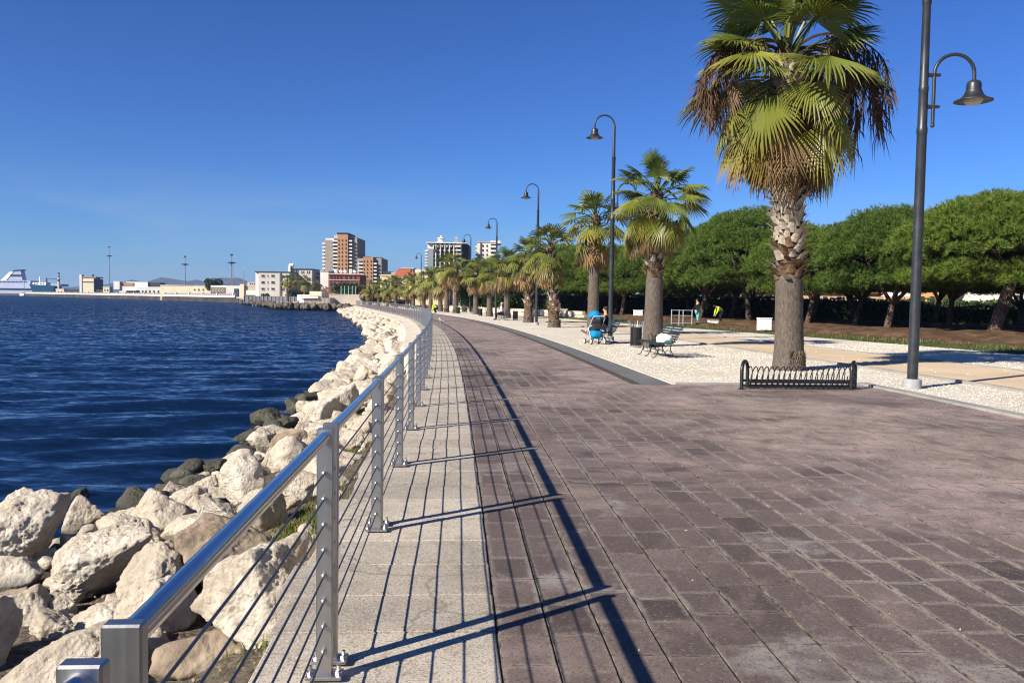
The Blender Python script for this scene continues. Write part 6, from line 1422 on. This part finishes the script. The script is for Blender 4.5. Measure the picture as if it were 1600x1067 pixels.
# --- parked cars beyond the railing
def car(px, Y, lab, m, rz):
    p = at(px, 470, Y); r_ = empty('parked_car', (p[0], Y, 0.0), rz, lab, 'car', 'cars parked beyond the bend')
    b = MB(); n = [(-2.0, 0.35), (-2.02, 0.7), (-1.55, 0.86), (-1.0, 0.92), (-0.45, 1.4), (0.95, 1.44), (1.6, 0.98), (2.0, 0.9), (2.05, 0.4)]; V_ = [(x, -0.82, z) for x, z in n] + [(x, 0.82, z) for x, z in n]; k = len(n); b.add(V_, [tuple(range(k)), tuple(range(2*k-1, k-1, -1))] + [(i, i+k, (i+1) % k + k, (i+1) % k) for i in range(k)]); b.obj('body', m, r_)
    for sy in (-1, 1):
        b = MB(); y = sy*0.825; b.add([(-0.85, y, 0.95), (-0.4, y, 1.32), (0.9, y, 1.36), (1.35, y, 1.0)], [(0, 1, 2, 3)] if sy > 0 else [(3, 2, 1, 0)]); b.obj('side_window', DARKWIN, r_)
        for x in (-1.25, 1.25): b = MB(); b.tube([(x, sy*0.66, 0.31), (x, sy*0.86, 0.31)], 0.31, 14); b.obj('wheel', TYRE, r_, 40)
car(621, 196, 'dark parked car behind the far palms', wcol('dark_car', (0.04, 0.045, 0.05)), 0.2); car(634, 190, 'dark red parked car right of the dark one', wcol('red_car', (0.12, 0.03, 0.025)), 0.15); car(606, 205, 'pale parked car left of the dark one', wcol('pale_car', (0.5, 0.5, 0.5)), 0.2)
# --- dark rubble breakwater along the far shore
def rubble(name, line, n, sz, lab, seed, m):
    r = np.random.RandomState(seed); U, F_ = ico(2); VV = []; FF = []; k = 0
    for i in range(n):
        t = r.rand()*(len(line)-1); j = int(t); f = t-j; a, c = line[j], line[j+1]; q = r.uniform(-1, 1)
        nrm = np.array([-(c[1]-a[1]), c[0]-a[0]]); nrm = nrm/np.linalg.norm(nrm); p = np.array(a)*(1-f) + np.array(c)*f + nrm*q*2.6; s_ = r.uniform(*sz)
        VV.append(U*s_*r.uniform(0.6, 1.0, (1, 3))*(1 + 0.3*r.normal(0, 0.4, (len(U), 1))) + [p[0], p[1], -1.1 + 0.45*(1+q*0.6) + r.uniform(-0.2, 0.3)]); FF.append(F_+k); k += len(U)
    tag(inst(np_mesh(name, np.vstack(VV), np.vstack(FF), m), name), lab, 'rocks', kind='stuff')
DRUB = plain('dark_basalt', (0.11, 0.093, 0.075), 0.95, 0, 0.5, 0.6, 0.5, 0.1)
rubble('breakwater_rubble', [(-32, 171), (-42, 181), (-51, 187), (-70, 238), (-91, 288), (-112, 350)], 1500, (0.35, 0.85), 'dark rubble breakwater lining the far shore', 3, DRUB)
tag(sheet('shore_strip', [(-33, 173), (-43, 183), (-51, 190), (-91, 291), (-112, 352), (-90, 352), (-72, 292), (-30, 192), (-24, 176)], -0.10, SAND), kind='structure')
# --- mole: parapet, kiosks, masts, buildings
q = bld('long white parapet with piers along the harbour mole', 'quay_parapet', 'wall'); 
a, c = mole(42, 1.0), mole(368, 1.0); an = math.atan2(c[1]-a[1], c[0]-a[0]); Lq = math.dist(a[:2], c[:2]); q.location = (a[0], a[1], 0.55); q.rotation_euler = (0, 0, an)
m_ = MB(); m_.box(0, Lq, -0.4, 0.4, 0.35, 1.15); m_.obj('wall', OFFW, q); m_ = MB(); m_.box(0, Lq, -0.35, 0.35, 0, 0.348); m_.obj('footing', QUAYST, q)
for k in range(28): x = 2 + k*(Lq-4)/27; m_ = MB(); m_.box(x-0.5, x+0.5, -0.5, 0.5, 1.152, 2.3); m_.obj('pier', OFFW, q)
m_ = MB(); m_.box(0, Lq, -0.05, 0.05, 1.16, 2.0); m_.obj('mesh_screen', wcol('dim_screen', (0.22, 0.21, 0.19)), q)
def kiosk(px, w, pt, lab):
    p = mole(px, 6.0); Yk = p[1]; r_ = bld(lab, 'kiosk', 'kiosk'); bx(r_, 'wall', px-w/2, px+w/2, pt, 466, Yk, 5, CREAM); bx(r_, 'roof', px-w/2-0.4, px+w/2+0.4, pt-0.7, pt+0.1, Yk, 5.6, OFFW, -0.3); wins(r_, (px-w*0.2, px+w*0.22), (pt+4.6,), 1.7, 2.6, Yk, WIN_D); far_roots.append(r_)
kiosk(93.5, 12.5, 451.8, 'small cream kiosk on the mole below the banded tower'); kiosk(166, 10, 448.6, 'small white kiosk at the foot of the leftmost light mast')
def mast(px, ptop, ppl, lab, off=20, thin=False):
    p = mole(px, off, 0.5); Ym = p[1]; zt = at(px, ptop, Ym)[2]; zp_ = at(px, ppl, Ym)[2]; r_ = empty('light_mast', p, 0, lab, 'light mast', 'harbour light masts')
    w = 0.32 if not thin else 0.2; m_ = MB(); m_.tube([(0, 0, 0), (0, 0, zp_)], [w, w*0.7], 8); m_.tube([(0, 0, zp_), (0, 0, zt-0.5)], [w*0.5, w*0.35], 6); m_.obj('pole', wcol('mast_grey%d' % px, (0.2, 0.2, 0.21)), r_, 40)
    if not thin:
        m_ = MB(); m_.lathe([(0.5, -0.5), (2.0, -0.2), (2.0, 0.15), (0.4, 0.4)], 12, (0, 0, zp_-0.5)); m_.obj('lamp_ring', STEELB, r_, 40); m_ = MB(); m_.box(-0.5, 0.5, -0.5, 0.5, zt-1.2, zt-0.3); m_.obj('radar_box', STEELB, r_)
mast(172, 385.5, 400, 'tallest left light mast of the harbour'); mast(289.7, 400.5, 413, 'middle harbour light mast over the long port building'); mast(362, 397.5, 410.5, 'right harbour light mast beside the pale building'); mast(364.2, 413, 414, 'thin white pole right beside the right light mast', 14, True); mast(381, 423, 424, 'short thin pole left of the pale three storey block', 14, True); mast(39.5, 430, 431, 'thin pole between the ferry and the blue ship', 8, True); mast(306, 440, 441, 'short antenna on the port building roof', 16, True)
Yp = mole(215, 12)[1]; b = bld('white port building with curved dark roof and lower terrace', group=None); far_roots.append(b)
bx(b, 'wall', 186, 251, 448, 469, Yp, 10, OFFW); bx(b, 'stair_block', 178.6, 188, 439.5, 452, Yp, 8, OFFW, -1); bx(b, 'upper_floor', 196, 229.6, 440.6, 448.2, Yp, 8, WHITE, 1); bx(b, 'dark_roof', 229.4, 248, 441.6, 447.6, Yp, 8, STEELB, 2); bx(b, 'brown_panel', 188, 208, 441.5, 446.5, Yp, 0.4, OCHRE, 0.5); bx(b, 'porch', 197, 214, 456, 463, Yp, 0.3, DARKWIN, -0.35); bx(b, 'porch_roof', 196.4, 214.6, 453, 454.2, Yp, 2, WHITE, -1.9)
wins(b, (217, 223, 228, 234, 240.5, 247.5), (455.5,), 2.4, 3.0, Yp, WIN_D); wins(b, (219, 226), (461.5,), 4.6, 3.4, Yp, WIN_D); wins(b, (234.5, 248), (460.5,), 3.2, 4, Yp, WIN_D)
Yp = mole(290, 10)[1]; b = bld('long cream port warehouse with few small windows'); far_roots.append(b)
bx(b, 'wall', 250.6, 329, 446.4, 470, Yp, 12, CREAM); bx(b, 'roof_edge', 250.4, 329.2, 445.7, 446.6, Yp, 12.3, OFFW, -0.2); wins(b, (304, 310.5, 317.5, 325), (452.5,), 2.6, 2.2, Yp, WIN_B); wins(b, (265.5, 274, 282.5, 291.5), (460,), 1.4, 3.0, Yp, WIN_D); wins(b, (297.5, 304, 311, 318.5), (462.6,), 1.8, 2.4, Yp, WIN_D)
Yp = mole(342, 8)[1]; b = bld('brown panelled harbour building with pale painted curves'); far_roots.append(b)
bx(b, 'wall', 328.6, 353.4, 446, 471, Yp, 10, OFFW, 0.5); bx(b, 'brown_panel', 329.4, 353, 449, 464.8, Yp, 0.4, wcol('brown_panel', (0.2, 0.155, 0.11)))
for px in (333.5, 338, 343, 348): p = at(px, 453.6, Yp); m_ = MB(); m_.tube([(p[0] + 0.5*math.cos(t), Yp-0.05, p[2] + 0.6*math.sin(t)) for t in [0.9 + 5.2*i/12 for i in range(13)]], 0.13, 5); m_.obj('painted_curve', OFFW, b)
wins(b, (334, 341, 347.5), (462.6,), 3.0, 1.8, Yp, WIN_D)
Yp = mole(364, 8)[1]; b = bld('white harbour building with dark doorway right of the brown panels'); far_roots.append(b)
bx(b, 'wall', 353.2, 375, 446.3, 472, Yp, 10, OFFW); bx(b, 'doorway', 366, 372.6, 451, 463, Yp, 0.3, DKB, -0.28); wins(b, (357.5, 362), (463.5,), 3, 3.4, Yp, WIN_D)
b = bld('beige low building left of the pale three storey block'); far_roots.append(b); bx(b, 'wall', 374.6, 381, 444, 474, 330, 8, CREAM); bx(b, 'wall', 380.8, 400, 446, 474, 330, 8, BEIGE, 1); bx(b, 'upper_floor', 384, 398, 440.8, 446.3, 330, 6, wcol('rose_render', (0.5, 0.42, 0.36)), 2); wins(b, (388.5, 391.5, 395), (443,), 1.5, 2, 330, WIN_D, 2); bx(b, 'annex', 384, 399, 453.5, 461, 330, 0.6, OFFW, 0.2)
shrub(333, 445, 420, 8.4, 11.0, 'dark green tree rising behind the port warehouse', LEAFD, 2400, 0.5, 'tree', 3.0, 17, loc=at(333, 445, 425)); 
# --- ferry, blue ship, cream superstructure, banded tower
NAVY, HULLB = wcol('navy_paint', (0.02, 0.03, 0.06)), wcol('teal_blue_hull', (0.008, 0.06, 0.11))
Yf = 960; f = bld('large white ferry with raked dark topped funnel', 'ferry', 'ship'); far_roots.append(f)
SHIPW = wcol('ship_white', (0.36, 0.4, 0.5)); bx(f, 'hull', -160, 60, 447, 466, Yf, 24, SHIPW); bx(f, 'hull_band', -160, 60, 449.5, 452, Yf, 0.6, NAVY, -0.5); bx(f, 'deck_house', -160, 46, 437, 447.2, Yf, 20, SHIPW, 2); bx(f, 'rail_deck', 46, 92, 443.5, 447.2, Yf, 18, SHIPW, 3)
def quadprism(root, name, pts, Y, dp, m, off=0):
    q = MB(); A = [at(x, y, Y) for x, y in pts]; n = len(A); q.add([(a[0], Y+off, a[2]) for a in A] + [(a[0], Y+off+dp, a[2]) for a in A], [tuple(range(n))[::-1], tuple(range(n, 2*n))] + [(i, (i+1) % n, (i+1) % n + n, i+n) for i in range(n)]); return q.obj(name, m, root)
quadprism(f, 'funnel', [(9, 437.5), (32, 437.5), (29, 423), (18, 423)], Yf, 8, SHIPW, 4); quadprism(f, 'raked_panel', [(-2, 437.6), (7, 437.6), (18, 424.6), (12, 424.6)], Yf, 7, WHITE, 3.5); quadprism(f, 'funnel_cap', [(15, 423.8), (30, 422.6), (31.5, 421), (20, 421.8)], Yf, 9, NAVY, 3.4); quadprism(f, 'funnel_band', [(12.4, 431.5), (30.6, 431.5), (30.2, 429), (13.8, 429)], Yf, 0.5, NAVY, 3.4)
for k in range(7): bx(f, 'window_strip', -3 + k*6.4, 1.4 + k*6.4, 439.6, 441, Yf, 0.4, DARKWIN, 1.55)
Yb = 800; f = bld('blue hulled ship with white bridge and cargo crane', 'cargo_ship', 'ship'); far_roots.append(f)
quadprism(f, 'hull', [(45.5, 444.2), (84, 447), (84, 461), (53, 461)], Yb, 14, HULLB); bx(f, 'bridge', 49, 70, 441.2, 445.2, Yb, 8, WHITE, 2); bx(f, 'mast', 57.2, 58.8, 432.5, 442, Yb, 1, WHITE, 4); bx(f, 'crane_post', 68, 69.6, 434.8, 446, Yb, 1, STEELB, 4); quadprism(f, 'crane_boom', [(68, 435.2), (91, 437), (91, 436.2), (68, 434.2)], Yb, 0.8, STEELB, 4); wins(f, (52, 56, 62, 66), (443,), 1.8, 1.6, Yb, WIN_D, 2)
Yt = mole(92, 14)[1]; f = bld('slim tower with dark and pale bands by the blue ship', 'harbour_tower', 'tower'); far_roots.append(f); p = at(92, 460, Yt); k_ = Yt/FPX
for (y0, y1, m, w) in ((450, 440, CREAM, 1.6), (440, 436.5, STEELB, 1.5), (436.5, 433, OFFW, 1.4), (433, 430.5, STEELB, 1.4), (430.5, 428.5, OFFW, 1.3), (428.5, 426, STEELB, 1.4)):
    z0, z1 = at(92, y0, Yt)[2], at(92, y1, Yt)[2]; m_ = MB(); m_.lathe([(w*k_, (z0 if y0 < 450 else -0.5)), (w*k_*0.97, z1)], 12, (p[0], Yt, 0)); m_.obj('band', m, f, 40)
Yc = mole(138, 30)[1]; f = bld('cream boxy bridge block of a moored ship behind the mole', 'ship_bridge_block', 'ship'); far_roots.append(f)
bx(f, 'block', 128, 146.5, 434, 460, Yc, 12, CREAM); bx(f, 'post', 124.6, 128.2, 429, 460, Yc, 4, OFFW, -0.5); bx(f, 'top_deck', 127.6, 150.5, 432.4, 434.2, Yc, 13, OCHRE, -0.5); bx(f, 'dark_side', 146.4, 150.6, 436, 458, Yc, 10, STEELB, 2); bx(f, 'rail_line', 128.2, 146.6, 440, 441, Yc, 0.5, STEELB, -0.45); bx(f, 'mast', 140, 142.2, 428.5, 432.6, Yc, 1, STEELB, 4); bx(f, 'hull', 100, 162, 452, 466, Yc, 14, wcol('dark_hull', (0.07, 0.055, 0.05)), 1)
bt = empty('moored_boat', (mole(36, -6)[0], mole(36, -6)[1], WZ), an, 'small white boat moored at the left end of the mole', 'boat'); m_ = MB(); m_.add([(-5, -1.5, 0.1), (4, -1.5, 0.1), (7, 0, 0.3), (4, 1.5, 0.1), (-5, 1.5, 0.1), (-5, -1.9, 1.6), (4, -1.9, 1.7), (8, 0, 2.1), (4, 1.9, 1.7), (-5, 1.9, 1.6)], [(4, 3, 2, 1, 0), (5, 6, 7, 8, 9), (0, 1, 6, 5), (1, 2, 7, 6), (2, 3, 8, 7), (3, 4, 9, 8), (4, 0, 5, 9)]); m_.obj('hull', WHITE, bt); m_ = MB(); m_.box(-3, 1.5, -1.2, 1.2, 1.65, 3.1, 0.1); m_.obj('cabin', WHITE, bt); m_ = MB(); m_.box(-2.6, 1.1, -1.24, 1.24, 2.2, 2.7); m_.obj('cabin_window', DARKWIN, bt)
# --- buildings glimpsed behind the pines
b = bld('orange rendered low building seen between pine trunks'); far_roots.append(b); Y = 120; bx(b, 'wall', 1428, 1475, 450, 486, Y, 10, wcol('orange_render', (0.62, 0.33, 0.14))); bx(b, 'wall', 1474.6, 1545, 456, 486, Y, 10, wcol('peach_render', (0.62, 0.43, 0.24)), 1); bx(b, 'roof', 1426, 1547, 449, 450.6, Y, 12, OFFW, -0.6); wins(b, (1440, 1456, 1500, 1520), (468,), 7, 10, Y, WIN_D)
b = bld('cream low building seen under the pines at the right edge'); far_roots.append(b); Y = 112; bx(b, 'wall', 1560, 1700, 452, 488, Y, 10, OFFW); bx(b, 'roof', 1557, 1703, 450.6, 452.2, Y, 11, BEIGE, -0.4); wins(b, (1572, 1590, 1610, 1640), (466,), 8, 10, Y, WIN_D)
b = bld('long ochre building behind the hedge left of the near lamp post'); far_roots.append(b); Y = 135; bx(b, 'wall', 1120, 1380, 457, 484, Y, 10, wcol('ochre_render', (0.5, 0.36, 0.2))); bx(b, 'roof', 1117, 1383, 455.4, 457.2, Y, 11, ROOFR, -0.5); wins(b, [1135 + 22*k for k in range(11)], (467,), 6, 7, Y, WIN_D)
t = empty('white_marquee', (0, 0, 0), 0, 'white peaked tent roof seen left of the near lamp post', 'tent'); far_roots.append(t); Y = 100; a, c, pk_ = at(1393, 463, Y), at(1432, 463, Y), at(1412, 449, Y); q = MB(); q.add([(a[0], Y, a[2]), (c[0], Y, a[2]), (c[0], Y+3, a[2]), (a[0], Y+3, a[2]), (pk_[0], Y+1.5, pk_[2])], [(0, 1, 4), (1, 2, 4), (2, 3, 4), (3, 0, 4)]); q.obj('canopy', WHITE, t)
for x in (a[0]+0.05, c[0]-0.05):
    for y in (Y+0.05, Y+2.95): q = MB(); q.tube([(x, y, 0), (x, y, a[2])], 0.04, 6); q.obj('leg', GALV, t)
for r_ in far_roots: rebase(r_)
bpy.context.view_layer.update()

# ================================================================ AIR
def air():
    m = bpy.data.materials.new('sea_air'); m.use_nodes = True; t = m.node_tree; t.nodes.clear()
    o = t.nodes.new('ShaderNodeOutputMaterial'); v = t.nodes.new('ShaderNodeVolumePrincipled')
    v.inputs['Color'].default_value = (0.42, 0.62, 1.0, 1); v.inputs['Density'].default_value = 0.00013; v.inputs['Anisotropy'].default_value = 0.2
    t.links.new(v.outputs[0], o.inputs['Volume'])
    b = MB(); b.box(-9000, 9000, -700, 5200, -8.0, 128)
    h = b.obj('haze', m); tag(h, kind='stuff', label='thin blue air over the gulf', cat='haze')
air()
